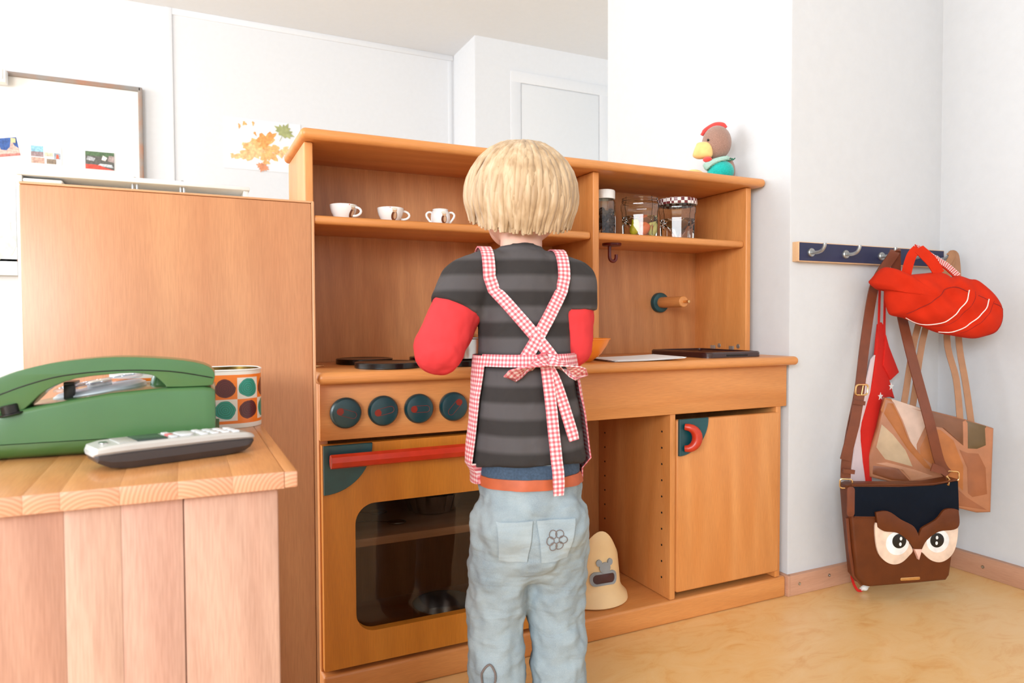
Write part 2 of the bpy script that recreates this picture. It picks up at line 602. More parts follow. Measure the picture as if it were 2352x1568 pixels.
# knobs
rotF = Matrix.Rotation(PI/2, 4, 'X')     # lathe axis to -Y
for kx, ang in ((0.256, -18), (0.323, 12), (0.390, -1), (0.458, 47)):
    k = finish('knob', Mesh().lathe([(0, 0.019), (0.020, 0.019), (0.0245, 0.0175), (0.027, 0.014), (0.0275, 0.010), (0.0265, 0.003), (0.022, 0.0)], (kx, 1.2325, 0.519), 36, rotF), M_KNOB, kit)
    a = R(ang)
    sgn = 1 if ang < 40 else -1
    fr = lambda u, v, w, kx=kx, a=a: Vector((kx+u*math.cos(a)-v*math.sin(a), 1.2137-w, 0.519+u*math.sin(a)+v*math.cos(a)))
    finish('marker', Mesh().ext(circ((-0.0118*sgn, 0), 0.0062, 20), fr, 0, 0.0006), M_REDM, k)
    cap = []
    for i in range(13):
        t = R(-90+180*i/12)
        cap.append((sgn*(0.0118+0.006*math.cos(t)), 0.006*math.sin(t)))
    path = [(-0.0118*sgn, -0.006)]+cap+[(-0.0118*sgn, 0.006)]
    finish('marker_outline', Mesh().tube([fr(u, v, 0.0002) for u, v in path], 0.0004, 5), M_REDM, k)
# oven door with rounded window
OX0, OX1, OZ0, OZ1 = 0.2165, 0.682, 0.060, 0.462
WX0, WX1, WZ0, WZ1 = 0.273, 0.625, 0.118, 0.352
def holed(x0, x1, z0, z1, hx0, hx1, hz0, hz1, hr, y0, y1):
    inn = rrect(hx0, hx1, hz0, hz1, hr, 8)
    cx, cz = (hx0+hx1)/2, (hz0+hz1)/2
    out = []
    for (a, b) in inn:
        out.append([a, b])
    m = Mesh()
    # outer loop: push each inner point to the rectangle's border along its side or corner
    n = len(inn)
    oc = []
    per = len(inn)//4
    for i, (a, b) in enumerate(inn):
        q = i//per
        j = i % per
        X = x1 if q in (0, 3) else x0
        Zv = z1 if q in (0, 1) else z0
        h = per//2
        if q in (0, 2):
            oc.append((X, b) if j < h else ((X, Zv) if j == h else (a, Zv)))
        else:
            oc.append((a, Zv) if j < h else ((X, Zv) if j == h else (X, b)))
    v = [(a, y0, b) for a, b in inn]+[(a, y0, b) for a, b in oc]+[(a, y1, b) for a, b in inn]+[(a, y1, b) for a, b in oc]
    f = []
    for i in range(n):
        j = (i+1) % n
        f += [(i, j, n+j, n+i), (2*n+i, 3*n+i, 3*n+j, 2*n+j), (i, 2*n+i, 2*n+j, j), (n+i, n+j, 3*n+j, 3*n+i)]
    return m.add(v, f)
od = finish('oven_door', holed(OX0, OX1, OZ0, OZ1, WX0, WX1, WZ0, WZ1, 0.036, 1.232, 1.2495), wood('oven_door_veneer', C(206, 126, 34), C(220, 144, 50), 'Z', figure=0.3), kit)
finish('pane', Mesh().box(WX0-0.012, WX1+0.012, 1.2497, 1.2517, WZ0-0.012, WZ1+0.012), M_PANE, od)
def quarter(x, z, r, sx, y0, y1):
    pts = [(x, z)]+[(x+sx*r*math.cos(R(-90*k/14)), z+r*math.sin(R(-90*k/14))) for k in range(15)]
    return Mesh().ext(pts, lambda u, v, w: Vector((u, w, v)), y0, y1, 0.0008, 1)
finish('corner_plate', quarter(OX0+0.001, OZ1, 0.086, 1, 1.2235, 1.2318), M_TEAL, od)
finish('corner_plate', quarter(OX1-0.001, OZ1, 0.086, -1, 1.2235, 1.2318), M_TEAL, od)
hz = 0.4375
finish('handle', Mesh().tube([(0.226, 1.206, hz), (0.672, 1.206, hz)], 0.0125, 8), M_RED, od, smooth=20)
for hx in (0.25, 0.648):
    finish('handle_post', Mesh().tube([(hx, 1.2355, hz), (hx, 1.206, hz)], 0.006, 10), M_RED, od)
# niche door
nd = finish('cabinet_door', slab(0.9925, 1.3035, 1.2325, 1.2345+0.016, 0.066, 0.4565, 0.005, 3), MW['Z'], kit)
finish('corner_plate', quarter(0.9945, 0.4585, 0.082, 1, 1.225, 1.2322), M_TEAL, nd)
ring = [(1.008+0.024*math.sin(R(t)), 0, 0.4175+0.0245*math.cos(R(t))) for t in range(0, 181, 15)]
rr = [(x, 1.2245-0.013*math.sin(PI*i/(len(ring)-1))**0.5, z) for i, (x, _, z) in enumerate(ring)]
finish('handle', Mesh().tube(rr, [0.0072+0.0045*math.sin(PI*i/(len(rr)-1)) for i in range(len(rr))], 12), M_RED, nd)

# ------------------------------------------------------------------ worktop
wt = thing('worktop', 'continuous beech worktop with rounded front edge and four black hob plates', 'worktop', (0.77, 1.375, 0.571))
finish('slab', Mesh().box(0.205, 1.3365, 1.203, 1.545, 0.5712, 0.592, 0.0098, 5), MW['X'], wt)
for hx, hy, hr in ((0.350, 1.287, 0.062), (0.340, 1.432, 0.058), (0.497, 1.432, 0.058), (0.497, 1.290, 0.060)):
    finish('hob_plate', Mesh().lathe([(0, 0.0105), (hr-0.008, 0.0105), (hr-0.006, 0.0115), (hr-0.001, 0.0112), (hr, 0.010), (hr, 0.001), (hr-0.002, 0)], (hx, hy, 0.592), 48), M_BLACK, wt)
tray = thing('sink_basin', 'dark brown plastic sink tray set on the worktop', 'sink', (1.17, 1.35, 0.592))
TX0, TX1, TY0, TY1 = 1.083, 1.255, 1.238, 1.462
o1, o2, o3, o4 = (rrect(TX0+d, TX1-d, TY0+d, TY1-d, 0.022-min(d, .015)) for d in (0.0, 0.003, 0.013, 0.022))
tv, tf = [], []
n = len(o1)
for pts, z in ((o1, 0.5923), (o1, 0.602), (o2, 0.6055), (o3, 0.6055), (o3, 0.602), (o4, 0.5945)):
    tv += [(a, b, z) for a, b in pts]
for i in range(5):
    for k in range(n):
        k2 = (k+1) % n
        tf.append((i*n+k, i*n+k2, (i+1)*n+k2, (i+1)*n+k))
tf.append(tuple(5*n+k for k in range(n)))
finish('basin', Mesh().add(tv, tf), M_SINK, tray, bmeshfix=True)
finish('rim_slot', Mesh().box(1.14, 1.205, 1.2368, 1.24, 0.5955, 0.5995, 0.001), M_BLACK, tray)

# ------------------------------------------------------------------ hutch
hu = thing('hutch_shelf', 'upper beech shelf unit with rounded top board behind the worktop', 'shelf unit', (0.76, 1.44, 0.592))
finish('top_board', Mesh().box(0.199, 1.3365, 1.312, 1.55, 1.0152, 1.036, 0.0098, 5), MW['X'], hu)
finish('side_panel', slab(0.208, 0.2245, 1.337, 1.545, 0.5922, 1.015, 0.003, 3), MW['Z'], hu)
rp = finish('side_panel', slab(1.2935, 1.310, 1.337, 1.545, 0.5922, 1.015, 0.003, 3), MW['Z'], hu)
finish('divider', slab(0.838, 0.855, 1.337, 1.5295, 0.5922, 1.015, 0.003, 3), MW['Z'], hu)
finish('divider', slab(0.664, 0.677, 1.340, 1.5295, 0.5922, 1.015, 0.003, 3), MW['Z'], hu)
finish('back_panel', slab(0.2245, 1.2935, 1.5295, 1.54, 0.5922, 1.015, 0), MB_['Z'], hu)
for sx0, sx1 in ((0.2247, 0.6638), (0.6772, 0.8378), (0.8552, 1.2933)):
    finish('shelf', Mesh().box(sx0, sx1, 1.343, 1.5293, 0.864, 0.881, 0.006, 3), MW['X'], hu)
# hook under the right shelf
hk = finish('cup_hook', Mesh().lathe([(0, 0), (0.023, 0), (0.023, -0.005), (0.021, -0.0065), (0, -0.0065)], (0.930, 1.40, 0.864), 28), M_MAROON, hu)
hp = [(0.924, 1.40, 0.858), (0.924, 1.40, 0.836)]+[(0.9335-0.0095*math.cos(R(t)), 1.40, 0.832-0.0105*math.sin(R(t))) for t in range(0, 181, 20)]+[(0.943, 1.40, 0.838)]
finish('hook_arm', Mesh().tube(hp, 0.0042, 10), M_MAROON, hk)
# wooden tap
tp = finish('tap_disc', Mesh().lathe([(0, 0.013), (0.022, 0.013), (0.0255, 0.0115), (0.027, 0.008), (0.027, 0)], (1.168, 1.5295, 0.7275), 40, rotF), M_TEAL, hu)
finish('tap_peg', Mesh().lathe([(0, 0.105), (0.013, 0.105), (0.0145, 0.103), (0.0145, 0.012)], (1.168, 1.5295, 0.7275), 28, rotF), MW['Y'], tp)
finish('tap_pin', Mesh().lathe([(0, 0.125), (0.0035, 0.1245), (0.0035, 0.105)], (1.168, 1.5295, 0.7275), 12, rotF), M_GOLD, tp)
# corner brackets
for by in (1.385, 1.455):
    b = finish('bracket', Mesh().box(1.289, 1.2934, by-0.008, by+0.008, 0.5925, 0.612, 0.001).box(1.275, 1.2934, by-0.008, by+0.008, 0.5922, 0.5942, 0.0005), M_GREYM, hu)
    finish('screw', Mesh().lathe([(0, .0015), (.0055, .001), (.006, 0)], (1.2932, by-0.022, 0.612), 14, Matrix.Rotation(-PI/2, 4, 'Y')), M_GREYM, rp)
finish('bracket', Mesh().box(0.2247, 0.2285, 1.372, 1.39, 0.5925, 0.610, 0.001).box(0.2247, 0.246, 1.372, 1.39, 0.5922, 0.5945, 0.0005), M_GOLD, hu)

# ------------------------------------------------------------------ partition
pt = thing('partition_panel', 'tall plain beech panel standing left of the play kitchen', 'panel', (0, 1.205, 0))
finish('board', Mesh().box(-0.208, 0.1965, 1.195, 1.2125, 0.0, 0.8775, 0.0025, 2), MPANEL, pt)
finish('edge_band', Mesh().box(0.1966, 0.2015, 1.1945, 1.213, 0.0, 0.8812, 0.0015), MP['Z'], pt)
finish('top_band', Mesh().box(-0.208, 0.1965, 1.1945, 1.213, 0.8776, 0.8812, 0.0012), MP['X'], pt)

# ------------------------------------------------------------------ low cabinet in front
lc = thing('low_cabinet', 'pale wooden low cabinet with glued-stave top in the left foreground', 'cabinet', (-0.26, 0.95, 0))
xs = [0.100, 0.087, 0.040, -0.007, -0.054, -0.099, -0.126]
while xs[-1] > -0.6:
    xs.append(xs[-1]-0.047)
for a, b in zip(xs[1:], xs[:-1]):
    hw = (b-a)/2-0.00003
    m = Mesh().box(-hw, hw, -0.2435, 0.2435, -0.00825, 0.00825, 0.0003 if b < 0.1 else 0.002, 2)
    q = finish('stave', m, MSTAVE, lc, world=False)
    q.location = Vector(((a+b)/2, 0.9485, 0.52475))-lc.location
bx = [0.083, -0.003, -0.054, -0.098, -0.19, -0.27, -0.37, -0.47, -0.58]
for i, (a, b) in enumerate(zip(bx[1:], bx[:-1])):
    finish('board', Mesh().box(a+0.0001, b-0.0001, 0.717, 0.735, 0.05, 0.5145, 0.0035 if i == 0 else 0.0003, 2), MBOARD[(3, 2, 1, 0)[i % 4]], lc)
finish('side_panel', slab(0.064, 0.081, 0.7365, 1.19, 0.0, 0.516), MP['Z'], lc)
finish('side_panel', slab(-0.58, -0.563, 0.7365, 1.19, 0.0, 0.516), MP['Z'], lc)
finish('back_panel', slab(-0.56, 0.063, 1.178, 1.19, 0.0, 0.516), MP['Z'], lc)
finish('hinge', Mesh().box(0.0812, 0.0845, 0.738, 0.752, 0.417, 0.4475, 0.0008), M_METAL, lc)

# ------------------------------------------------------------------ green telephone
M_GREEN = plain('green_plastic', C(70, 112, 66), 0.24, noise=0.03, nscale=12, coat=0.25)
M_GREEN2 = plain('green_plastic_base', C(66, 100, 48), 0.4, noise=0.02)
M_BLK = plain('black_plastic', C(18, 18, 18), 0.35)
ph = thing('rotary_telephone', 'green rotary telephone with handset on the low cabinet', 'telephone', (-0.072, 0.945, 0.5332), R(-2.5))
def loft(secs):
    m = Mesh()
    n = len(secs[0])
    v = [q for s in secs for q in s]
    f = []
    for i in range(len(secs)-1):
        for k in range(n):
            k2 = (k+1) % n
            f.append((i*n+k, i*n+k2, (i+1)*n+k2, (i+1)*n+k))
    f.append(tuple(range(n)))
    f.append(tuple((len(secs)-1)*n+k for k in range(n)))
    return m.add(v, f)
def body_sec(x, zt, inset=0.0, z0=0.0185):
    r = 0.005
    y0, y1 = -0.064+inset, 0.064-inset
    o = [(y0, z0)]
    for cy, a0 in ((y0+r+0.002, 180), (y1-r-0.002, 90)):
        for k in range(5):
            a = R(a0-90*k/4)
            o.append((cy+r*math.cos(a), zt-r+r*math.sin(a)))
    o.append((y1, z0))
    return [(x, a, b) for a, b in o]
secs = [body_sec(-0.136, 0.024, 0.006), body_sec(-0.132, 0.040, 0.002), body_sec(-0.115, 0.047)]
for x, z in ((-0.09, 0.0525), (-0.06, 0.0585), (-0.03, 0.0635), (0.0, 0.068), (0.05, 0.0715), (0.095, 0.0715), (0.103, 0.070)):
    secs.append(body_sec(x, z))
secs.append(body_sec(0.107, 0.067, 0.002))
finish('body', loft(secs), M_GREEN, ph, world=False)
bs_ = []
for x, z0i, ins in ((-0.134, 0.009, 0.008), (-0.125, 0.005, 0.003), (0.100, 0.005, 0.001), (0.111, 0.010, 0.004)):
    y0, y1 = -0.0655+ins, 0.0655-ins
    bs_.append([(x, y0+0.012, 0.001), (x, y0+0.003, z0i), (x, y0, 0.0125), (x, y0, 0.0175), (x, y1, 0.0175), (x, y1, 0.0125), (x, y1-0.003, z0i), (x, y1-0.012, 0.001)])
finish('base', loft(bs_), M_GREEN2, ph, world=False)
top = [(-0.150, 0.054), (-0.142, 0.066), (-0.122, 0.0775), (-0.100, 0.0895), (-0.078, 0.0975), (-0.044, 0.1045), (0.006, 0.108), (0.060, 0.1045), (0.095, 0.0975), (0.107, 0.087), (0.105, 0.0735)]
bot = [(0.100, 0.0722), (0.060, 0.0722), (0.055, 0.075), (0.045, 0.085), (0.033, 0.0885), (0.011, 0.0895), (-0.032, 0.0855), (-0.060, 0.0740), (-0.076, 0.0585), (-0.084, 0.0530), (-0.100, 0.0505), (-0.128, 0.0440)]
hs_out = spline(top, 3)+spline(bot, 3)
hs = finish('handset', Mesh().ext(hs_out, lambda u, v, w: Vector((u, w, v)), -0.059, -0.013, 0.0055, 4), M_GREEN, ph, world=False, smooth=50)
sm = spline([(-0.146, 0.0565), (-0.122, 0.0640), (-0.100, 0.0715), (-0.078, 0.0800), (-0.044, 0.0890), (0.006, 0.0930), (0.060, 0.0905), (0.105, 0.0815)], 4)
finish('seam_line', Mesh().tube([(a, -0.0591, b) for a, b in sm], 0.0007, 5), M_BLK, hs, world=False)
# dial
tilt = Matrix.Rotation(R(-9.5), 4, 'Y')
dc = Vector((-0.020, 0.022, 0.0655))
dl = finish('dial', Mesh().lathe([(0, 0.004), (0.044, 0.004), (0.049, 0.001), (0.050, -0.006)], dc, 40, tilt), plain('dial_white', C(214, 220, 228), 0.3), ph, world=False)
whl = Mesh()
M_CLEAR = pane_mat('clear_dial_plastic', (0.86, 0.90, 0.96, 1), 0.22)
fw = finish('finger_wheel', Mesh().lathe([(0.014, 0.0105), (0.046, 0.0105), (0.0475, 0.0095), (0.0475, 0.0075), (0.046, 0.007), (0.014, 0.007), (0.014, 0.0105)], dc, 40, tilt), M_CLEAR, dl, world=False)
for k in range(10):
    a = R(30+k*27)
    c = dc+tilt @ Vector((0.034*math.cos(a), 0.034*math.sin(a), 0.0108))
    finish('finger_hole', Mesh().tube([c+tilt @ Vector((0.0075*math.cos(t), 0.0075*math.sin(t), 0)) for t in [2*PI*i/14 for i in range(14)]], 0.0009, 5, closed=True), M_CLEAR, dl, world=False)
finish('dial_hub', Mesh().lathe([(0, 0.0125), (0.011, 0.012), (0.013, 0.010), (0.013, 0.004)], dc, 24, tilt), M_WHITE, dl, world=False)
finish('finger_stop', Mesh().box(-0.051, -0.040, -0.022, -0.014, 0.058, 0.076, 0.001).box(-0.051, -0.040, -0.022, 0.012, 0.0755, 0.079, 0.001), M_BLK, ph, world=False)
finish('call_button', Mesh().lathe([(0, 0.011), (0.0075, 0.011), (0.0085, 0.010), (0.0085, 0.002), (0.012, 0.0015), (0.012, 0)], (-0.092, -0.0575, 0.0490), 20, Matrix.Rotation(R(-12), 4, 'Y')), M_BLK, ph, world=False)
finish('cradle_pin', Mesh().lathe([(0, 0.017), (0.007, 0.015), (0.010, 0.009), (0.012, 0)], (0.046, 0.004, 0.070), 18), M_GREEN, ph, world=False)

# ------------------------------------------------------------------ cordless handset
M_SILV = plain('silver_plastic', C(206, 206, 204), 0.3, 0.15, noise=0.01)
M_GREYP = plain('dark_grey_plastic', C(66, 60, 60), 0.35, noise=0.02)
M_KEY = plain('key_white', C(222, 224, 228), 0.3)
cl = thing('cordless_phone', 'silver and grey cordless phone handset lying before the green telephone', 'phone', (-0.0085, 0.8235, 0.5332), R(19))
def cl_sec(x, w, z0, z1):
    return [(x, -w*0.78, z0), (x, -w, z0+(z1-z0)*0.45), (x, -w, z1-0.002), (x, -w+0.0025, z1), (x, w-0.0025, z1), (x, w, z1-0.002), (x, w, z0+(z1-z0)*0.45), (x, w*0.78, z0)]
lo = [cl_sec(x, w, z0, z1) for x, w, z0, z1 in ((-0.0815, 0.0185, 0.0135, 0.017), (-0.079, 0.022, 0.009, 0.0172), (-0.068, 0.0242, 0.003, 0.0174), (-0.05, 0.0250, 0.0006, 0.0176), (0.045, 0.0245, 0.0006, 0.0172), (0.066, 0.0238, 0.0025, 0.0165), (0.0735, 0.022, 0.006, 0.016), (0.0765, 0.019, 0.010, 0.0155))]
finish('rear_shell', loft(lo), M_GREYP, cl, world=False)
hi = [cl_sec(x, w, z0, z1) for x, w, z0, z1 in ((-0.0825, 0.018, 0.0150, 0.0205), (-0.080, 0.0225, 0.0148, 0.0235), (-0.069, 0.0250, 0.0148, 0.0255), (-0.05, 0.0254, 0.0148, 0.0262), (0.045, 0.0249, 0.0146, 0.0252), (0.066, 0.0242, 0.0142, 0.0232), (0.074, 0.0224, 0.0138, 0.0215), (0.0775, 0.019, 0.0135, 0.0195))]
finish('front_shell', loft(hi), M_SILV, cl, world=False)
M_SCREEN = plain('lcd_screen', C(60, 74, 70), 0.12)
finish('screen', Mesh().box(-0.043, -0.014, -0.018, 0.018, 0.0255, 0.0272, 0.0006), M_SCREEN, cl, world=False)
finish('screen_bezel', Mesh().box(-0.060, -0.0435, -0.018, 0.018, 0.0256, 0.0270, 0.0006), plain('bezel_grey', C(178, 178, 174), 0.4), cl, world=False)
finish('earpiece', Mesh().ext(rrect(-0.0735, -0.066, -0.006, 0.006, 0.003), lambda u, v, w: Vector((u, v, w)), 0.0250, 0.0266, 0.0004), M_METAL, cl, world=False)
for i, (yy, c) in enumerate(((-0.012, 'w'), (0.0, 'r'), (0.012, 'w'))):
    finish('soft_key', Mesh().box(-0.011, -0.004, yy-0.005, yy+0.005, 0.0255, 0.0278, 0.001), plain('key_red', C(226, 120, 124), 0.35) if c == 'r' else M_KEY, cl, world=False)
finish('navigation_key', Mesh().ext(rrect(-0.001, 0.015, -0.013, 0.013, 0.006), lambda u, v, w: Vector((u, v, w)), 0.0252, 0.0276, 0.0008), M_KEY, cl, world=False)
for i in range(4):
    for j in range(3):
        finish('key', Mesh().box(0.0205+i*0.0115, 0.0275+i*0.0115, -0.0165+j*0.012, -0.0075+j*0.012, 0.0243-i*0.0003, 0.0272-i*0.0004, 0.001), M_KEY, cl, world=False)

# ------------------------------------------------------------------ painted tin
def tin_mat():
    m, nt, p = newmat('painted_tin')
    uv = N(nt, 'ShaderNodeUVMap')
    sep = N(nt, 'ShaderNodeSeparateXYZ')
    nt.links.new(uv.outputs[0], sep.inputs[0])
    u, v = sep.outputs[0], sep.outputs[1]          # u counts cells round the tin, v the two rows
    ci = mth(nt, 'FLOOR', u)
    ri = mth(nt, 'FLOOR', v)
    par = mth(nt, 'FLOORED_MODULO', mth(nt, 'ADD', ci, ri), 2.0)
    nz = N(nt, 'ShaderNodeTexNoise')
    nz.inputs['Scale'].default_value = 1.7
    nt.links.new(uv.outputs[0], nz.inputs['Vector'])
    wob = mth(nt, 'MULTIPLY', mth(nt, 'SUBTRACT', nz.outputs['Fac'], 0.5), 0.22)
    du = mth(nt, 'SUBTRACT', mth(nt, 'FRACT', u), 0.5)
    dv = mth(nt, 'SUBTRACT', mth(nt, 'FRACT', v), 0.5)
    d = mth(nt, 'ADD', mth(nt, 'SQRT', mth(nt, 'ADD', mth(nt, 'POWER', du, 2.0), mth(nt, 'POWER', dv, 2.0))), wob)
    rings = mth(nt, 'MULTIPLY', mth(nt, 'SINE', mth(nt, 'MULTIPLY', d, 70.0)), 0.5)
    teal = mixc(nt, mth(nt, 'ADD', rings, 0.5), C(0, 122, 104), C(30, 160, 142))
    mar = mixc(nt, mth(nt, 'ADD', rings, 0.5), C(70, 12, 20), C(98, 22, 28))
    ora, whi = C(244, 128, 30), C(232, 228, 220)
    dot = mixc(nt, par, mar, teal)
    gr = mixc(nt, par, ora, whi)
    col = mixc(nt, mth(nt, 'LESS_THAN', d, 0.43), gr, dot)
    inband = mth(nt, 'MULTIPLY', mth(nt, 'GREATER_THAN', v, 0.0), mth(nt, 'LESS_THAN', v, 2.0))
    edge = mth(nt, 'MULTIPLY', mth(nt, 'GREATER_THAN', v, -0.14), mth(nt, 'LESS_THAN', v, 2.14))
    col = mixc(nt, inband, mixc(nt, edge, whi, ora), col)
    nt.links.new(col, p.inputs['Base Color'])
    p.inputs['Roughness'].default_value = 0.3
    p.inputs['Coat Weight'].default_value = 0.3
    return m
tn = thing('painted_tin', 'open tin painted with teal and maroon dots on orange and white squares', 'tin', (0.005, 1.068, 0.5332), R(2))
lp = rrect(-0.095, 0.095, -0.046, 0.046, 0.036, 10)
# start the loop on the near side so that cells run left to right there
per = [0]
for i in range(len(lp)):
    per.append(per[-1]+math.dist(lp[i], lp[(i+1) % len(lp)]))
tot = per[-1]
ncell = 16
TH = 0.080
tv, tf, tu = [], [], []
zl = [0.0, 0.002, TH-0.003, TH]
for zi, z in enumerate(zl):
    for i in range(len(lp)+1):
        a, b = lp[i % len(lp)]
        tv.append((a, b, z))
        tu.append((per[i]/tot*ncell+0.42, (z/TH-0.13)/0.74*2))
n = len(lp)+1
for zi in range(3):
    for i in range(len(lp)):
        tf.append((zi*n+i, zi*n+i+1, (zi+1)*n+i+1, (zi+1)*n+i))
m = Mesh().add(tv, tf, tu)
# keep the seam open so the pattern does not smear
finish('tin_wall', m, tin_mat(), tn, world=False, bmeshfix=False, smooth=60)
M_TING = plain('tin_gold_inside', C(150, 122, 64), 0.3, 1.0, noise=0.2, nscale=60)
li = [(a*0.985, b*0.975) for a, b in lp]
v = [(a, b, TH) for a, b in lp]+[(a, b, TH) for a, b in li]+[(a, b, 0.003) for a, b in li]
k = len(lp)
f = [(r*k+i, r*k+(i+1) % k, (r+1)*k+(i+1) % k, (r+1)*k+i) for r in range(2) for i in range(k)]+[tuple(2*k+i for i in range(k))]
finish('lining', Mesh().add(v, f), M_TING, tn, world=False)
finish('rim', Mesh().tube([(a, b, TH) for a, b in lp], 0.0013, 6, closed=True), M_WHITE, tn, world=False)

# ------------------------------------------------------------------ cups on the shelf
M_PRBR, M_PRTAN, M_PRCAP, M_PRRED = (plain('print_brown', C(110, 62, 40), 0.3), plain('print_tan', C(206, 166, 132), 0.3), plain('print_cap', C(220, 216, 200), 0.3), plain('print_red', C(226, 70, 50), 0.3))
def lathe_r(prof, z):
    for (r0, z0), (r1, z1) in zip(prof, prof[1:]):
        if (z0 <= z <= z1) and z1 > z0:
            return r0+(r1-r0)*(z-z0)/(z1-z0)
    return prof[-1][0]
def decal(prof, parent, ang, du, z, ru, rz, mat, name='print', lift=0.0005):
    """A small printed spot lying on the curved wall of a cup."""
    v, f = [], []
    n = 16
    for s in (0.0, 0.5, 1.0):
        for k in range(n):
            t = 2*PI*k/n
            zz = z+rz*s*math.sin(t)
            r = lathe_r(prof, zz)+lift
            a = ang+(du+ru*s*math.cos(t))/r
            v.append((r*math.cos(a), r*math.sin(a), zz))
    for i in range(2):
        for k in range(n):
            k2 = (k+1) % n
            f.append((i*n+k, i*n+k2, (i+1)*n+k2, (i+1)*n+k))
    finish(name, Mesh().add(v, f), mat, parent, world=False, bmeshfix=False)
def figure(prof, parent, ang):
    decal(prof, parent, ang, 0.0005, 0.0105, 0.0062, 0.0090, M_PRBR, 'print_body')
    decal(prof, parent, ang, 0.0022, 0.0105, 0.0034, 0.0064, M_PRTAN, 'print_belly', 0.0008)
    decal(prof, parent, ang, 0.0005, 0.0205, 0.0046, 0.0038, M_PRTAN, 'print_head', 0.0008)
    decal(prof, parent, ang, -0.0004, 0.0238, 0.0054, 0.0026, M_PRCAP, 'print_cap', 0.0010)
def cup(loc, rz, label, figang, handle_ang):
    t = thing('toy_cup', label, 'cup', loc, rz, 'toy cups on the hutch shelf')
    outer = [(0.016, 0.0), (0.017, 0.0015), (0.020, 0.006), (0.0238, 0.013), (0.0258, 0.020), (0.0268, 0.0272)]
    prof = [(0, 0.0006), (0.015, 0.0006)]+outer+[(0.0266, 0.028), (0.0250, 0.0278), (0.0240, 0.0205), (0.0218, 0.0135), (0.018, 0.0065), (0.014, 0.0028), (0, 0.0022)]
    b = finish('bowl', Mesh().lathe(prof, n=36), M_PORC, t, world=False)
    pts = []
    for k in range(11):
        a = R(-105+210*k/10)
        pts.append((0.0245+0.0135*math.cos(a), 0, 0.0145+0.0085*math.sin(a)))
    rot = Matrix.Rotation(handle_ang, 4, 'Z')
    finish('handle', Mesh().tube([rot @ Vector(p) for p in pts], 0.0024, 8), M_PORC, t, world=False)
    figure(outer, b, figang)
    decal(outer, b, figang, -0.009, 0.0262, 0.0009, 0.0009, M_PRRED, 'print_dot')
    return t
cup((0.290, 1.385, 0.8812), 0, 'white toy cup nearest the left side of the shelf, handle half hidden', R(-58), R(-40))
cup((0.385, 1.385, 0.8812), 0, 'white toy cup in the middle of the three on the shelf', R(-88), R(-12))
sb = thing('toy_sugar_bowl', 'small white two-handled toy bowl beside the cups on the shelf', 'bowl', (0.492, 1.385, 0.8812), 0, None)
so = [(0.0165, 0.0), (0.0175, 0.0015), (0.0192, 0.006), (0.0205, 0.013), (0.0205, 0.020), (0.0188, 0.026), (0.0160, 0.0305), (0.0165, 0.0325)]
b = finish('bowl', Mesh().lathe([(0, 0.0006), (0.015, 0.0006)]+so+[(0.0150, 0.0330), (0.0142, 0.030), (0.017, 0.026), (0.0188, 0.019), (0.018, 0.008), (0, 0.003)], n=36), M_PORC, sb, world=False)
for s in (0, 1):
    pts = [(0.0188, 0, 0.0262), (0.0245, 0, 0.0265), (0.0290, 0, 0.0225), (0.0285, 0, 0.0170), (0.0250, 0, 0.0115), (0.0205, 0, 0.0060), (0.0180, 0, 0.0035)]
    rot = Matrix.Rotation(R(-15)+PI*s, 4, 'Z')
    finish('handle', Mesh().tube([rot @ Vector(p) for p in spline(pts, 3)], 0.0024, 8), M_PORC, sb, world=False)
figure(so, b, R(-88))

# ------------------------------------------------------------------ jars
def jar_checker():
    m, nt, p = newmat('checked_lid')
    tc = N(nt, 'ShaderNodeTexCoord')
    ck = N(nt, 'ShaderNodeTexChecker')
    ck.inputs['Scale'].default_value = 120
    ck.inputs['Color1'].default_value = C(110, 40, 44)
    ck.inputs['Color2'].default_value = C(232, 226, 224)
    mp = N(nt, 'ShaderNodeMapping')
    mp.inputs['Rotation'].default_value = (0.01, 0.02, R(30))
    nt.links.new(tc.outputs['Object'], mp.inputs['Vector'])
    nt.links.new(mp.outputs[0], ck.inputs['Vector'])
    nt.links.new(ck.outputs['Color'], p.inputs['Base Color'])
    p.inputs['Roughness'].default_value = 0.3
    return m
def jar_glass(t, prof_out, th, n):
    prof = [(0, 0.0)]+prof_out
    inner = [(max(r-th, 0.001), z) for r, z in prof_out[::-1] if z > th*1.5]
    prof += [(prof_out[-1][0]-th*0.5, prof_out[-1][1]+0.0006)]+inner+[(0, th*1.6)]
    return finish('glass', Mesh().lathe(prof, n=n), M_GLASS, t, world=False, smooth=25)
JZ = 0.8812
j1 = thing('spice_jar', 'tall narrow glass jar with white lid and dark contents on right shelf', 'jar', (0.910, 1.40, JZ), R(8))
jar_glass(j1, [(0.0235, 0.0), (0.0255, 0.002), (0.0258, 0.06), (0.0255, 0.078), (0.0225, 0.085), (0.0215, 0.091)], 0.0016, 10)
finish('lid', Mesh().lathe([(0.021, 0.086), (0.0245, 0.086), (0.0248, 0.088), (0.0248, 0.104), (0.0235, 0.1065), (0, 0.107)], n=36), M_WHITE, j1, world=False)
M_DRY = plain('dried_dark', C(74, 58, 56), 0.8, noise=0.2, nscale=120)
cm_ = Mesh()
rnd = random.Random(3)
for k in range(60):
    a, rr_, z = rnd.uniform(0, 6.28), 0.017*math.sqrt(rnd.random()), 0.006+rnd.random()*0.056
    cm_.ell((rr_*math.cos(a), rr_*math.sin(a), z), (0.0062, 0.005, 0.0055), Matrix.Rotation(rnd.uniform(0, 3), 3, 'X'), 8, 6)
tag(finish('dried_filling', cm_, M_DRY, j1, world=False), kind='stuff')
j2 = thing('open_jam_jar', 'open faceted glass jar holding bright toy pieces on right shelf', 'jar', (1.012, 1.40, JZ), R(4))
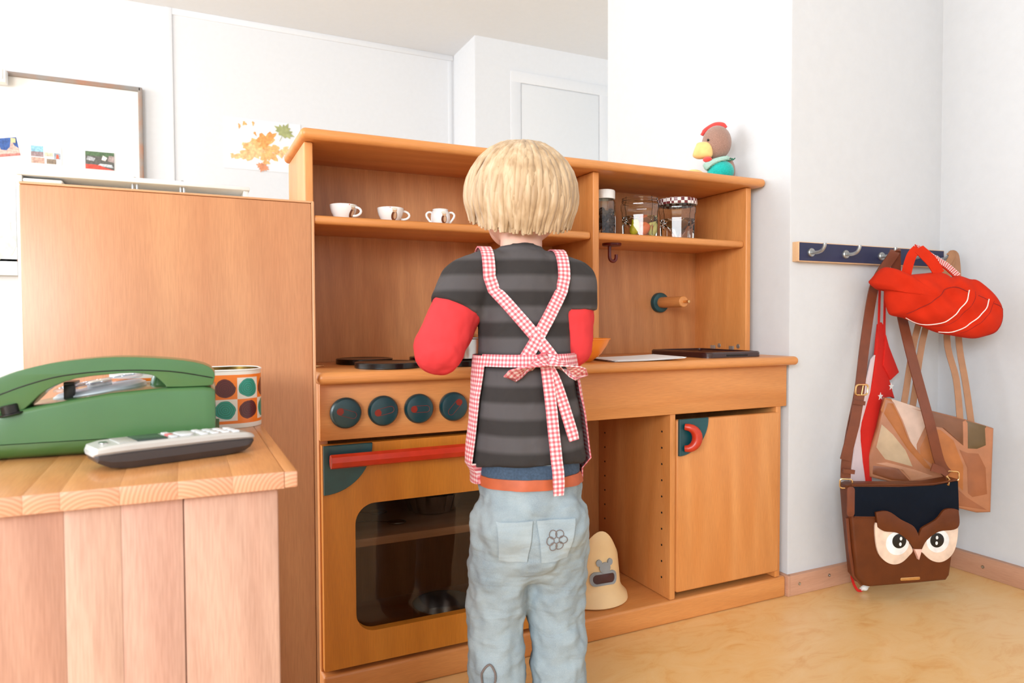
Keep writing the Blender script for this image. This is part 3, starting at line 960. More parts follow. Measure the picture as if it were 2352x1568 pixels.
jam = [(0.040, 0.0), (0.0425, 0.002), (0.0440, 0.05), (0.0445, 0.062), (0.0465, 0.066), (0.0470, 0.078), (0.0440, 0.084), (0.0450, 0.088), (0.0430, 0.090), (0.0440, 0.094), (0.0425, 0.0965)]
jar_glass(j2, jam, 0.0022, 12)
for nm, lab, c, p, r_ in (('toy_fruit', 'yellow toy piece at the left in the open jar', C(212, 196, 40), (-0.020, -0.008, 0.0185), (0.0105, 0.009, 0.0145)),
                          ('toy_fruit', 'orange toy piece in the middle of the open jar', C(240, 120, 60), (0.002, -0.012, 0.0235), (0.0125, 0.0095, 0.0195)),
                          ('toy_fruit', 'pale lime toy piece at the right in the open jar', C(222, 214, 120), (0.0245, -0.004, 0.021), (0.010, 0.0095, 0.017))):
    t = tag(finish(nm, Mesh().ell((0, 0, 0), r_, Matrix.Rotation(R(18), 3, 'Y')).tube([(0.003, 0, r_[2]*0.85), (0.006, 0, r_[2]+0.004)], 0.0016, 6), plain('toy_'+lab.split()[0], c, 0.4)), lab, 'toy', 'toy pieces in the open jar')
    t.location = (1.012+p[0], 1.40+p[1], JZ+p[2])
j3 = thing('lidded_jam_jar', 'faceted glass jam jar with red and white checked lid on right shelf', 'jar', (1.126, 1.40, JZ), R(4))
jar_glass(j3, jam, 0.0022, 12)
finish('lid', Mesh().lathe([(0.0445, 0.0855), (0.0478, 0.0855), (0.0485, 0.087), (0.0482, 0.0985), (0.0465, 0.1005), (0.040, 0.1010), (0.038, 0.1000), (0, 0.1000)], n=40), jar_checker(), j3, world=False)

# ------------------------------------------------------------------ things on the worktop
WZ = 0.5922
ob = thing('orange_bowl', 'orange plastic bowl on the worktop beside the child', 'bowl', (0.764, 1.268, WZ))
bp = [(0, 0.0), (0.022, 0.0), (0.026, 0.003), (0.044, 0.018), (0.056, 0.036), (0.0615, 0.0478), (0.0635, 0.0482), (0.0632, 0.0496), (0.0605, 0.0494), (0.054, 0.037), (0.042, 0.0200), (0.024, 0.0055), (0, 0.004)]
finish('bowl_shell', Mesh().lathe(bp, n=48), plain('orange_plastic', C(250, 146, 46), 0.35, noise=0.01), ob, world=False)
nb = thing('paper_sheets', 'white paper sheets lying on the worktop left of the sink', 'paper', (0.908, 1.272, WZ), R(-4))
for k, (a, dx) in enumerate(((0, 0), (2.2, 0.003), (-1.5, -0.004))):
    m = Mesh()
    v, f = [], []
    for i in range(9):
        for j in range(2):
            u = -0.088+0.176*i/8
            v.append(Matrix.Rotation(R(a), 3, 'Z') @ Vector((u+dx, (-0.062, 0.062)[j], 0.0008+k*0.0012+0.0040*(i/8)**2)))
    for i in range(8):
        f.append((i*2, i*2+2, i*2+3, i*2+1))
    nn = len(v)
    v2 = [q+Vector((0, 0, 0.0009)) for q in v]
    f2 = [tuple(nn+q for q in g) for g in f]+[tuple(g[::-1]) for g in f]
    f2 += [(i*2, nn+i*2, nn+i*2+2, i*2+2) for i in range(8)]+[(i*2+1, i*2+3, nn+i*2+3, nn+i*2+1) for i in range(8)]
    f2 += [(0, 1, nn+1, nn), (16, nn+16, nn+17, 17)]
    finish('sheet', m.add(v+v2, f2), M_PAPER, nb, world=False)
po = thing('toy_saucepan', 'small steel saucepan with lid on the front hob plate by the child', 'saucepan', (0.492, 1.292, 0.604), R(0))
finish('pan', Mesh().lathe([(0, 0.0), (0.043, 0.0), (0.047, 0.003), (0.048, 0.040), (0.0505, 0.042), (0.0505, 0.0435), (0.0465, 0.0435), (0.0455, 0.004), (0, 0.003)], n=48), M_METAL, po, world=False)
finish('lid', Mesh().lathe([(0.0468, 0.0438), (0.050, 0.0442), (0.040, 0.050), (0.020, 0.0545), (0, 0.0555)], n=40), M_METAL, po, world=False)
finish('lid_knob', Mesh().lathe([(0.003, 0.054), (0.004, 0.060), (0.0095, 0.063), (0.0095, 0.068), (0, 0.070)], n=20), M_BLK, po, world=False)
finish('pan_handle', Mesh().tube([(-0.020, -0.044, 0.030), (-0.032, -0.075, 0.036), (-0.043, -0.105, 0.038)], [0.005, 0.006, 0.0065], 10), M_BLK, po, world=False)

# ------------------------------------------------------------------ things in the oven and niche
bt = thing('round_baking_tin', 'shiny round metal tin on the oven floor behind the glass', 'tin', (0.485, 1.36, 0.0515))
finish('tin_body', Mesh().lathe([(0, 0.0), (0.060, 0.0), (0.063, 0.002), (0.065, 0.038), (0.0665, 0.0395), (0.064, 0.0395), (0.062, 0.003), (0, 0.0025)], n=48), M_METAL, bt, world=False)
gb = thing('ribbed_mould', 'ribbed metal cake mould on the oven shelf', 'cake mould', (0.475, 1.40, 0.2795))
rv, rf = [], []
n = 64
for r_, z, am in ((0.045, 0.0, 0.0), (0.050, 0.002, 0.0015), (0.064, 0.040, 0.0035), (0.067, 0.041, 0.0035), (0.062, 0.040, 0.0035), (0.048, 0.004, 0.0015), (0.001, 0.003, 0)):
    for k in range(n):
        a = 2*PI*k/n
        rr_ = r_+am*math.cos(a*16)
        rv.append((rr_*math.cos(a), rr_*math.sin(a), z))
for i in range(6):
    for k in range(n):
        k2 = (k+1) % n
        rf.append((i*n+k, i*n+k2, (i+1)*n+k2, (i+1)*n+k))
rf.append(tuple(range(n))[::-1])
finish('mould_wall', Mesh().add(rv, rf), M_METAL, gb, world=False)
def spoon(loc, rz, label):
    t = thing('toy_spoon', label, 'spoon', loc, rz, 'spoons on the oven shelf')
    finish('spoon_handle', Mesh().tube([(0.015, 0, 0.0045), (0.05, 0, 0.008), (0.10, 0, 0.004)], [0.0022, 0.002, 0.0036], 8, flat=0.5, up=(0, 0, 1)), M_METAL, t, world=False)
    finish('spoon_bowl', Mesh().ell((0, 0, 0.0042), (0.019, 0.0125, 0.0042)), M_METAL, t, world=False)
spoon((0.375, 1.325, 0.2795), R(160), 'metal spoon lying at the front of the oven shelf')
spoon((0.360, 1.410, 0.2795), R(172), 'metal spoon lying farther back on the oven shelf')

pot = thing('plastic_potty', 'cream plastic potty with peaked back and grey mouse-shaped frame in the niche', 'potty', (0.830, 1.335, 0.0515), R(-8))
M_CREAM = plain('cream_plastic', C(240, 208, 158), 0.42, noise=0.01)
M_GREYF = plain('grey_rubber', C(150, 158, 166), 0.5)
# cone body: wide rounded foot, sloping up to a peak at the right-hand side
pv, pf = [], []
n = 48
lev = [(0.078, 0.0), (0.084, 0.004), (0.082, 0.014), (0.072, 0.024), (0.067, 0.035)]
H = lambda a: 0.070+0.094*(0.5+0.5*math.cos(a-R(-88)))**3.0
for r_, z in lev:
    for k in range(n):
        a = 2*PI*k/n
        pv.append((r_*math.cos(a), r_*math.sin(a), z))
for s in (0.25, 0.5, 0.75, 0.92, 1.0):
    for k in range(n):
        a = 2*PI*k/n
        z = 0.035+(H(a)-0.035)*s
        r_ = 0.067-0.012*(z-0.035)/0.13-(0.003 if s == 1 else 0)
        pv.append((r_*math.cos(a), r_*math.sin(a), z))
for s in (1.0, 0.5, 0.0):
    for k in range(n):
        a = 2*PI*k/n
        z = 0.030+(H(a)-0.030)*s-0.001
        r_ = 0.060-0.012*(z-0.035)/0.13
        pv.append((r_*math.cos(a), r_*math.sin(a), z))
rows = len(lev)+5+3
for i in range(rows-1):
    for k in range(n):
        k2 = (k+1) % n
        pf.append((i*n+k, i*n+k2, (i+1)*n+k2, (i+1)*n+k))
pf.append(tuple((rows-1)*n+k for k in range(n)))
finish('potty_body', Mesh().add(pv, pf), M_CREAM, pot, world=False, smooth=50)
def pcyl(u, v, w, a0=R(-86)):
    z = v
    r_ = 0.0675-0.012*(z-0.035)/0.13+w
    a = a0+u/0.066
    return Vector((r_*math.cos(a), r_*math.sin(a), z))
def curved(outl, w0, w1, mat, name, hole=None):
    """A plate bent round the potty wall, with or without a hole of the same point count."""
    m = Mesh()
    n = len(outl)
    if hole:
        v = [pcyl(u, q, w1) for u, q in outl]+[pcyl(u, q, w1) for u, q in hole]+[pcyl(u, q, w0) for u, q in outl]+[pcyl(u, q, w0) for u, q in hole]
        f = []
        for i in range(n):
            j = (i+1) % n
            f += [(i, j, n+j, n+i), (i, 2*n+i, 2*n+j, j), (n+i, n+j, 3*n+j, 3*n+i)]
        m.add(v, f)
    else:
        cu, cv = sum(p[0] for p in outl)/n, sum(p[1] for p in outl)/n
        v = []
        for s, w in ((1, w0), (1, w1), (0.66, w1), (0.33, w1)):
            v += [pcyl(cu+(u-cu)*s, cv+(q-cv)*s, w) for u, q in outl]
        v.append(pcyl(cu, cv, w1))
        f = [(r*n+i, r*n+(i+1) % n, (r+1)*n+(i+1) % n, (r+1)*n+i) for r in range(3) for i in range(n)]
        f += [(3*n+i, 3*n+(i+1) % n, 4*n) for i in range(n)]
        m.add(v, f)
    return finish(name, m, mat, pot, world=False)
curved(rrect(-0.034, 0.034, 0.048, 0.078, 0.013, 8), -0.001, 0.003, M_GREYF, 'opening_frame', rrect(-0.027, 0.027, 0.053, 0.073, 0.009, 8))
curved(rrect(-0.028, 0.028, 0.052, 0.074, 0.009, 8), 0.0002, 0.0018, plain('opening_dark', C(72, 36, 36), 0.5), 'opening')
curved([(0.002+0.014*math.cos(t), 0.0865+0.0115*math.sin(t)) for t in [2*PI*k/24 for k in range(24)]], -0.001, 0.0030, M_GREYF, 'mouse_head')
for u in (-0.0125, 0.0165):
    curved([(u+0.0072*math.cos(t), 0.0975+0.0072*math.sin(t)) for t in [2*PI*k/20 for k in range(20)]], -0.001, 0.0031, M_GREYF, 'mouse_ear')

# ------------------------------------------------------------------ plush rooster on the hutch
rf_ = frame((1.272, 1.425), (0.747, -0.665), (-0.665, -0.747))
ro = thing('plush_rooster', 'brown plush rooster with red comb and teal body atop the hutch', 'plush toy', (1.275, 1.43, 1.036))
M_PLUSH = plain('brown_plush', C(160, 124, 110), 0.95, noise=0.10, nscale=500, bump=0.5, bscale=900, sheen=0.4)
M_PRED = plain('red_felt', C(226, 70, 66), 0.9, sheen=0.3)
M_PYEL = plain('yellow_felt', C(246, 200, 128), 0.9, sheen=0.3)
M_PTEAL = plain('teal_plush', C(10, 176, 168), 0.95, noise=0.08, nscale=300, bump=0.4, sheen=0.3)
RU = Matrix(((0.747, -0.665, 0), (-0.665, -0.747, 0), (0, 0, 1))).transposed()
def rell(u, v, w, r, rot=0.0):
    m3 = Matrix(((0.747, 0.0, 0.665), (-0.665, 0.0, 0.747), (0, 1, 0)))  # columns: u, v, depth away
    return Mesh().ell(rf_(u, v, w), r, m3 @ Matrix.Rotation(rot, 3, 'Z'), 28, 18)
hd = finish('head', rell(0.0015, 1.1440, 0, (0.0375, 0.0450, 0.034)), M_PLUSH, ro)
finish('comb', Mesh().tube([rf_(u, v, 0.0) for u, v in spline([(-0.0362, 1.1672), (-0.0275, 1.1785), (-0.0110, 1.1888), (0.0021, 1.1925), (0.0166, 1.1900), (0.0240, 1.1815)], 4)], [0.0045]*3+[0.0062]*15+[0.0055]*3, 10), M_PRED, hd)
finish('beak', Mesh().pillow(spline([(-0.0459, 1.143), (-0.0245, 1.1443), (-0.0132, 1.1371), (-0.007, 1.1217), (-0.0097, 1.1046), (-0.0198, 1.1018), (-0.0457, 1.1012), (-0.0582, 1.1079), (-0.0571, 1.1195), (-0.0515, 1.1342)], 3, True), lambda a, b, w: rf_(a, b, w+0.022), 0.016, 0.03), M_PYEL, hd)
finish('wattle', rell(-0.021, 1.0960, 0.030, (0.0118, 0.0070, 0.009)), M_PRED, hd)
finish('eye', rell(-0.0200, 1.1462, 0.0300, (0.003, 0.0032, 0.003)), M_BLK, hd)
bo = finish('body', rell(0.012, 1.0670, 0.004, (0.034, 0.0300, 0.034)), M_PTEAL, ro)
finish('tail_side', rell(0.0330, 1.0700, -0.012, (0.016, 0.0335, 0.022)), M_PLUSH, ro)
def gm(name, cell, a, b, c):
    return gingham(name, cell, a, b, c)
M_GG = gm('green_gingham', 0.0030, C(232, 240, 236), C(150, 196, 182), C(84, 156, 134))
finish('neckerchief', Mesh().pillow(spline([(-0.0305, 1.0886), (-0.0097, 1.0985), (0.0281, 1.1048), (0.0330, 1.0945), (0.0148, 1.0890), (-0.0141, 1.0758), (-0.0241, 1.0697), (-0.0315, 1.0794)], 3, True), lambda a, b, w: rf_(a, b, w+0.020), 0.016, 0.03), M_GG, ro)
finish('tie', Mesh().tube([rf_(u, v, 0.012) for u, v in spline([(0.0290, 1.0955), (0.0369, 1.0995), (0.0414, 1.0945), (0.0479, 1.0994)], 4)], 0.0014, 6).tube([rf_(u, v, 0.012) for u, v in spline([(0.0290, 1.0955), (0.0360, 1.0930), (0.0405, 1.0985), (0.0440, 1.0950)], 4)], 0.0012, 6), plain('green_cord', C(32, 110, 84), 0.8), ro)
finish('foot', Mesh().ell((1.185, 1.405, 1.050), (0.028, 0.016, 0.0135)), M_PYEL, ro)
finish('leg', Mesh().tube([(1.255, 1.425, 1.050), (1.20, 1.41, 1.047)], 0.008, 10), M_PYEL, ro)

# ------------------------------------------------------------------ coat rack
M_NAVY = plain('navy_laminate', C(34, 38, 74), 0.45, noise=0.02)
ck = thing('coat_rack', 'navy coat rack board with pale wooden edges and metal hooks', 'coat rack', (1.62, 1.238, 0.82))
finish('board', Mesh().box(1.346, 1.900, 1.2195, 1.2378, 0.8215, 0.869, 0.0006), wood('rack_edge', C(228, 184, 140), C(238, 198, 156), 'X', rough=0.6), ck)
finish('face', Mesh().box(1.3495, 1.897, 1.2183, 1.2195, 0.8235, 0.867), M_NAVY, ck)
for hx in (1.386, 1.507, 1.640, 1.752, 1.862):
    h = finish('hook', Mesh().lathe([(0, 0.006), (0.009, 0.006), (0.0105, 0.004), (0.0105, 0)], (hx, 1.2183, 0.8435), 24, rotF), M_GREYM, ck)
    finish('hook_arm', Mesh().tube(spline([(hx, 1.213, 0.8435), (hx+0.001, 1.198, 0.8425), (hx+0.002, 1.186, 0.8465), (hx+0.003, 1.180, 0.856), (hx+0.003, 1.180, 0.8625)], 4), [0.0042]*14+[0.0045]*3, 10), M_GREYM, h)

# ------------------------------------------------------------------ owl handbag
M_LEA = plain('brown_leather', C(96, 46, 16), 0.45, noise=0.05, nscale=30, bump=0.12, bscale=500, spec=0.35)
M_LEA2 = plain('strap_leather', C(112, 56, 32), 0.45, noise=0.05, bump=0.12, bscale=500)
M_NAVYL = plain('navy_leather', C(8, 17, 30), 0.55, noise=0.04, bump=0.1, bscale=500, spec=0.12)
M_BEIGE = plain('beige_leather', C(232, 206, 186), 0.5)
M_WHL = plain('white_leather', C(240, 240, 240), 0.4)
M_PINKL = plain('pink_leather', C(236, 188, 172), 0.5)
ow_f = frame((1.426, 1.15), (0.9531, -0.3026), (-0.3026, -0.9531))
ow = thing('owl_handbag', 'brown and navy shoulder bag with an owl face hanging lowest', 'handbag', (1.56, 1.107, 0.042))
body = [(0.0001, 0.2847), (0.0136, 0.2890), (0.1279, 0.2843), (0.2208, 0.2831), (0.2865, 0.2916), (0.2904, 0.2009), (0.286, 0.1795), (0.2691, 0.0559), (0.2598, 0.0444), (0.1893, 0.042), (0.0565, 0.0395), (0.0416, 0.0436), (0.0242, 0.0658), (0.0154, 0.1384), (0.0070, 0.2126)]
finish('bag_body', Mesh().ext(body, ow_f, -0.022, 0.020, 0.007, 4), M_LEA, ow)
finish('navy_panel', Mesh().ext([(0.0103, 0.2832), (0.128, 0.2785), (0.2209, 0.2787), (0.2850, 0.2875), (0.2890, 0.217), (0.2844, 0.2011), (0.1993, 0.1618), (0.1783, 0.1584), (0.1584, 0.169), (0.0601, 0.2095), (0.0135, 0.2126)], ow_f, 0.012, 0.0222, 0.001), M_NAVYL, ow)
finish('bag_top_binding', Mesh().tube([ow_f(u, v, 0.020) for u, v in spline([(0.006, 0.2875), (0.128, 0.2835), (0.2209, 0.2830), (0.284, 0.291)], 4)], 0.0022, 8), M_LEA, ow)
finish('pocket_binding', Mesh().tube([ow_f(u, v, 0.0222) for u, v in ((0.013, 0.2115), (0.066, 0.2085))], 0.0018, 6), M_LEA, ow)
finish('side_gusset', Mesh().tube([ow_f(u, v, 0.006) for u, v in ((0.006, 0.205), (0.013, 0.13), (0.024, 0.066), (0.046, 0.041))], 0.004, 8), M_LEA2, ow)
flap = spline([(0.0652, 0.2217), (0.0979, 0.2228), (0.1311, 0.2018), (0.1602, 0.1872), (0.1718, 0.1743), (0.1783, 0.1597)], 4)[:-1]+spline([(0.1783, 0.1597), (0.1833, 0.1719), (0.1894, 0.1802), (0.2246, 0.1979), (0.2473, 0.2209), (0.2789, 0.22), (0.2844, 0.2088), (0.2854, 0.1818), (0.2713, 0.1709), (0.2314, 0.1678), (0.2003, 0.1491), (0.1871, 0.1276)], 4)+spline([(0.1673, 0.1286), (0.1483, 0.1515), (0.1212, 0.1699), (0.0883, 0.1752), (0.0718, 0.1854)], 4)
finish('owl_brow', Mesh().ext(flap, ow_f, 0.0185, 0.0278, 0.0008), M_LEA, ow)
for cream, wc, bc, hl in (([(0.0676, 0.195), (0.0681, 0.1533), (0.0767, 0.1206), (0.0954, 0.1006), (0.1161, 0.0929), (0.1367, 0.0966), (0.1551, 0.111), (0.1653, 0.1258), (0.1483, 0.1515), (0.1212, 0.1737), (0.0882, 0.1828)], (0.124, 0.144), (0.1281, 0.1496), ((0.1317, 0.1555), (0.1303, 0.1422))),
                          ([(0.2847, 0.1857), (0.2833, 0.1433), (0.2743, 0.1148), (0.2577, 0.0982), (0.2368, 0.0919), (0.2136, 0.0985), (0.1945, 0.1148), (0.1877, 0.1238), (0.2003, 0.1491), (0.2313, 0.1707), (0.2712, 0.1766)], (0.2307, 0.1448), (0.2279, 0.1468), ((0.2268, 0.1536), (0.2259, 0.1402)))):
    ey = finish('owl_eye', Mesh().ext(spline(cream, 4, True), ow_f, 0.0195, 0.0245, 0.0008), M_BEIGE, ow)
    finish('eye_white', Mesh().ext(circ(wc, 0.0300, 32, 0.0285), ow_f, 0.024, 0.0257, 0.0004), M_WHL, ey)
    finish('pupil', Mesh().ext(circ(bc, 0.0182, 28, 0.0176), ow_f, 0.0255, 0.0268, 0.0004), M_BLK, ey)
    for h in hl:
        finish('eye_glint', Mesh().ext(circ(h, 0.0032, 14, 0.0044), ow_f, 0.0266, 0.0273), M_WHL, ey)
finish('owl_beak', Mesh().ext([(0.1677, 0.1286), (0.1871, 0.1276), (0.1795, 0.1021)], ow_f, 0.0195, 0.0285, 0.0008), M_PINKL, ow)
finish('name_plate', Mesh().ext(rrect(0.1355, 0.1875, 0.0512, 0.0588, 0.003), ow_f, 0.019, 0.0222, 0.0006), M_GOLD, ow)
# shoulder strap over the third hook, with buckle
HOOK3 = Vector((1.643, 1.183, 0.853))
left_pts = [HOOK3+Vector((-0.004, -0.004, 0.0)), HOOK3+Vector((-0.010, -0.004, -0.010)), Vector((1.606, 1.198, 0.790)), Vector((1.576, 1.194, 0.738)), Vector((1.517, 1.169, 0.608)), Vector((1.462, 1.139, 0.506)), Vector((1.443, 1.1446, 0.412)), Vector((1.432, 1.148, 0.339)), Vector((1.431, 1.149, 0.300))]
ln = Vector((-0.42, -0.9, 0.05))
finish('shoulder_strap', Mesh().ribbon([Vector(p) for p in spline([tuple(p) for p in left_pts], 4)], 0.0235, 0.0035, ln), M_LEA2, ow)
right_pts = [HOOK3+Vector((0.006, 0.000, 0.0)), HOOK3+Vector((0.012, 0.004, -0.012)), Vector((1.668, 1.194, 0.780)), Vector((1.669, 1.185, 0.717)), Vector((1.6437, 1.145, 0.629)), Vector((1.640, 1.114, 0.532)), Vector((1.6398, 1.082, 0.428)), Vector((1.667, 1.0735, 0.331)), Vector((1.690, 1.067, 0.300))]
finish('shoulder_strap', Mesh().ribbon([Vector(p) for p in spline([tuple(p) for p in right_pts], 4)], 0.0235, 0.0035, Vector((-0.5, -0.86, 0.05))), M_LEA2, ow)
finish('strap_loop_over_hook', Mesh().ribbon([HOOK3+Vector((-0.004, -0.004, 0.0)), HOOK3+Vector((0.001, -0.002, 0.004)), HOOK3+Vector((0.006, 0.0, 0.0))], 0.0235, 0.0035, Vector((0, 0, 1))), M_LEA2, ow)
finish('strap_tail', Mesh().ribbon([ow_f(u, v, w) for u, v, w in ((0.034, 0.500, 0.006), (0.019, 0.430, 0.010), (0.000, 0.365, 0.012), (-0.004, 0.346, 0.011))], 0.0245, 0.003, Vector((-0.42, -0.9, 0))), M_LEA2, ow)
def ringrect(c, u, v, hu_, hv, r):
    p = rrect(-hu_, hu_, -hv, hv, min(hu_, hv)*0.5, 4)
    return Mesh().tube([Vector(c)+Vector(u)*a+Vector(v)*b for a, b in p], r, 8, closed=True)
finish('buckle', ringrect(Vector((1.4620, 1.132, 0.512)), Vector((0.95, -0.30, 0)), Vector((0.15, 0.0, 0.98)), 0.0155, 0.0125, 0.0022), M_GOLD, ow)
finish('buckle_prong', Mesh().tube([(1.4640, 1.1295, 0.522), (1.4585, 1.1295, 0.500)], 0.0014, 6), M_GOLD, ow)
for u, v in ((0.0305, 0.482), (0.0055, 0.318)):
    finish('strap_keeper', Mesh().ribbon([ow_f(u-0.0145, v+0.0020, 0.010), ow_f(u+0.0145, v-0.0020, 0.010)], 0.010, 0.006, Vector((-0.3, -0.95, 0))), M_LEA2, ow)
for u, v in ((0.0035, 0.2870), (0.2855, 0.2965)):
    finish('strap_ring', ringrect(ow_f(u, v, 0.004), Vector((0.75, -0.66, 0)), Vector((0, 0, 1)), 0.0135, 0.011, 0.002), M_GOLD, ow)
finish('ring_tab', Mesh().ext(rrect(-0.006, 0.0135, 0.213, 0.284, 0.008), ow_f, 0.0205, 0.0235, 0.0008), M_LEA2, ow)
finish('zip_pull', Mesh().tube([ow_f(0.262, 0.300, 0.010), ow_f(0.268, 0.289, 0.014), ow_f(0.257, 0.280, 0.024)], 0.0028, 8), M_GOLD, ow)
finish('zip_tab', Mesh().ribbon([ow_f(0.222, 0.322, 0.012), ow_f(0.250, 0.312, 0.013), ow_f(0.262, 0.300, 0.012)], [0.020, 0.016, 0.008], 0.003, Vector((-0.3, -0.95, 0))), M_LEA2, ow)

# ------------------------------------------------------------------ patchwork tote
to_f = frame((1.60, 1.205), (0.7165, -0.6976), (-0.6976, -0.7165))
to = thing('patchwork_tote', 'tan patchwork leather tote hanging on the rightmost hook', 'tote bag', (1.70, 1.11, 0.20))
tcol = {'tan': C(170, 100, 44), 'pink': C(206, 178, 162), 'beige': C(186, 160, 128), 'brown': C(122, 64, 28), 'peach': C(178, 124, 90), 'mocha': C(116, 72, 46), 'olive': C(94, 72, 40), 'sienna': C(146, 84, 46), 'rim': C(168, 110, 76)}
TM = {k: plain('patch_'+k, c, 0.5, noise=0.06, nscale=25, bump=0.15, bscale=60) for k, c in tcol.items()}
finish('bag_body', Mesh().ext([(0.0262, 0.4797), (0.113, 0.4535), (0.2047, 0.4308), (0.2664, 0.4113), (0.2646, 0.3164), (0.2631, 0.2037), (0.2335, 0.1999), (0.1808, 0.2104), (0.0976, 0.2522), (-0.0073, 0.2727), (-0.0125, 0.3243), (0.0098, 0.4032)], to_f, -0.032, 0.0, 0.006, 3), TM['rim'], to)
patches = (('pink', [(0.041, 0.4776), (0.113, 0.4535), (0.1224, 0.4134), (0.1009, 0.3566), (0.1023, 0.3338), (0.0851, 0.3659), (0.0642, 0.4261)]),
           ('tan', [(0.0269, 0.479), (0.041, 0.4776), (0.0642, 0.4261), (0.0851, 0.3659), (0.1023, 0.3338), (0.146, 0.2859), (0.1261, 0.2922), (0.0786, 0.3477), (0.0441, 0.4048), (0.0174, 0.4473)]),
           ('beige', [(0.0165, 0.4189), (0.0465, 0.3895), (0.0786, 0.3477), (0.0971, 0.3004), (0.0268, 0.3164), (0.0035, 0.3512)]),
           ('brown', [(-0.003, 0.3055), (0.0611, 0.3031), (0.093, 0.2669), (0.0457, 0.2661), (-0.0051, 0.2807)]),
           ('peach', [(-0.0031, 0.3119), (0.0268, 0.3164), (0.0971, 0.3004), (0.1482, 0.2836), (0.093, 0.2669), (0.0611, 0.3031)]),
           ('tan', [(0.1224, 0.4134), (0.1509, 0.4122), (0.1839, 0.3812), (0.2085, 0.3127), (0.2095, 0.2403), (0.1635, 0.2871), (0.1023, 0.3338), (0.1009, 0.3566)]),
           ('mocha', [(0.1131, 0.4522), (0.2047, 0.4296), (0.2068, 0.36), (0.1839, 0.3812), (0.1509, 0.4122), (0.1224, 0.4134)]),
           ('olive', [(0.2069, 0.4285), (0.2495, 0.4167), (0.2523, 0.3675), (0.2313, 0.3564), (0.209, 0.3564)]),
           ('sienna', [(0.1885, 0.364), (0.21, 0.3552), (0.2356, 0.3542), (0.253, 0.3156), (0.2583, 0.2417), (0.2224, 0.2314), (0.2116, 0.2405), (0.2085, 0.3127)]),
           ('sienna', [(0.1635, 0.2846), (0.2117, 0.238), (0.2609, 0.206), (0.1807, 0.2129)]))
for k, (c, pts) in enumerate(patches):
    finish('patch', Mesh().pillow(pts, lambda a, b, w: to_f(a, b, w-0.001), 0.0024, 0.001, 5, 0.0006, k), TM[c], to)
HOOK5 = Vector((1.865, 1.183, 0.853))
M_TSTR = plain('tan_strap', C(158, 112, 78), 0.6, noise=0.04)
for dx, pts in ((-0.006, [(1.820, 1.172, 0.800), (1.713, 1.165, 0.661), (1.660, 1.161, 0.478), (1.656, 1.162, 0.456)]),
                (-0.002, [(1.832, 1.168, 0.795), (1.725, 1.153, 0.655), (1.684, 1.154, 0.472), (1.680, 1.155, 0.450)]),
                (0.003, [(1.862, 1.165, 0.780), (1.772, 1.127, 0.633), (1.758, 1.093, 0.529), (1.746, 1.074, 0.428), (1.745, 1.072, 0.406)]),
                (0.007, [(1.868, 1.160, 0.775), (1.790, 1.108, 0.627), (1.777, 1.081, 0.518), (1.773, 1.064, 0.424), (1.772, 1.062, 0.402)])):
    st = HOOK5+Vector((dx, -0.002, 0.006))
    s2 = HOOK5+Vector((dx*1.5, -0.012, -0.006))
    sp = spline([tuple(st), tuple(s2)]+pts, 5)
    finish('strap', Mesh().ribbon([Vector(p) for p in sp], 0.0145, 0.0028, Vector((-0.7, -0.72, 0.1))), M_TSTR, to)

# ------------------------------------------------------------------ red cloth bag
re_f = frame((1.535, 1.165), (0.8673, -0.4979), (-0.4979, -0.8673))
re_ = thing('red_cloth_bag', 'red padded cloth carrier bag with white piping and gingham handles', 'cloth bag', (1.66, 1.10, 0.63))
M_RCL = plain('red_cloth', C(196, 42, 14), 0.9, noise=0.04, nscale=20, bump=0.2, bscale=700, spec=0.2)
M_PIPE = plain('white_piping', C(240, 226, 220), 0.8)
M_SEAM = plain('dark_red_stitch', C(140, 22, 12), 0.9)
M_RG = gm('red_gingham', 0.0052, C(240, 232, 230), C(214, 120, 116), C(176, 44, 44))
rb = [(-0.0066, 0.7704), (-0.0001, 0.7811), (0.0152, 0.7988), (0.0322, 0.8084), (0.0546, 0.8037), (0.0805, 0.7902), (0.1163, 0.7916), (0.1623, 0.7948), (0.1862, 0.7822), (0.2048, 0.7864), (0.2319, 0.7774), (0.2506, 0.7737), (0.283, 0.7452), (0.3036, 0.7169), (0.3082, 0.6939), (0.3061, 0.6692), (0.2946, 0.6481), (0.2678, 0.6375), (0.2392, 0.6322), (0.1967, 0.6385), (0.1541, 0.6475), (0.1146, 0.6646), (0.0767, 0.6825), (0.0474, 0.6898), (0.0387, 0.7005), (0.0315, 0.7273), (0.0295, 0.7523), (0.0105, 0.7551)]
rbody = finish('bag_body', Mesh().pillow(spline(rb, 4, True), re_f, 0.042, 0.030, 22, 0.010, 5), M_RCL, re_, smooth=80)
RT = BVHTree.FromPolygons([tuple(v.co+OFF[re_.name]) for v in rbody.data.vertices], [tuple(p.vertices) for p in rbody.data.polygons])
def rsurf(u, v, lift=0.0008):
    o_ = re_f(u, v, 0.2)
    h = RT.ray_cast(o_, Vector((0.4979, 0.8673, 0)))
    return (h[0] if h[0] is not None else re_f(u, v, 0.004))+Vector((-0.4979, -0.8673, 0))*lift
for pts in ([(0.2095, 0.7493), (0.2039, 0.7281), (0.1873, 0.7034), (0.1622, 0.6768), (0.1368, 0.6674), (0.1112, 0.6683), (0.0787, 0.6836)], [(0.2597, 0.7277), (0.2516, 0.7066), (0.23, 0.6819), (0.2049, 0.6607), (0.1796, 0.6485), (0.1557, 0.6490)]):
    finish('piping', Mesh().tube([rsurf(u, v) for u, v in spline(pts, 5)], 0.0013, 6), M_PIPE, rbody)
    finish('hem_stitch', Mesh().tube([rsurf(u+0.015, v-0.004, 0.0) for u, v in spline(pts, 5)][:-6], 0.0007, 5), M_SEAM, rbody)
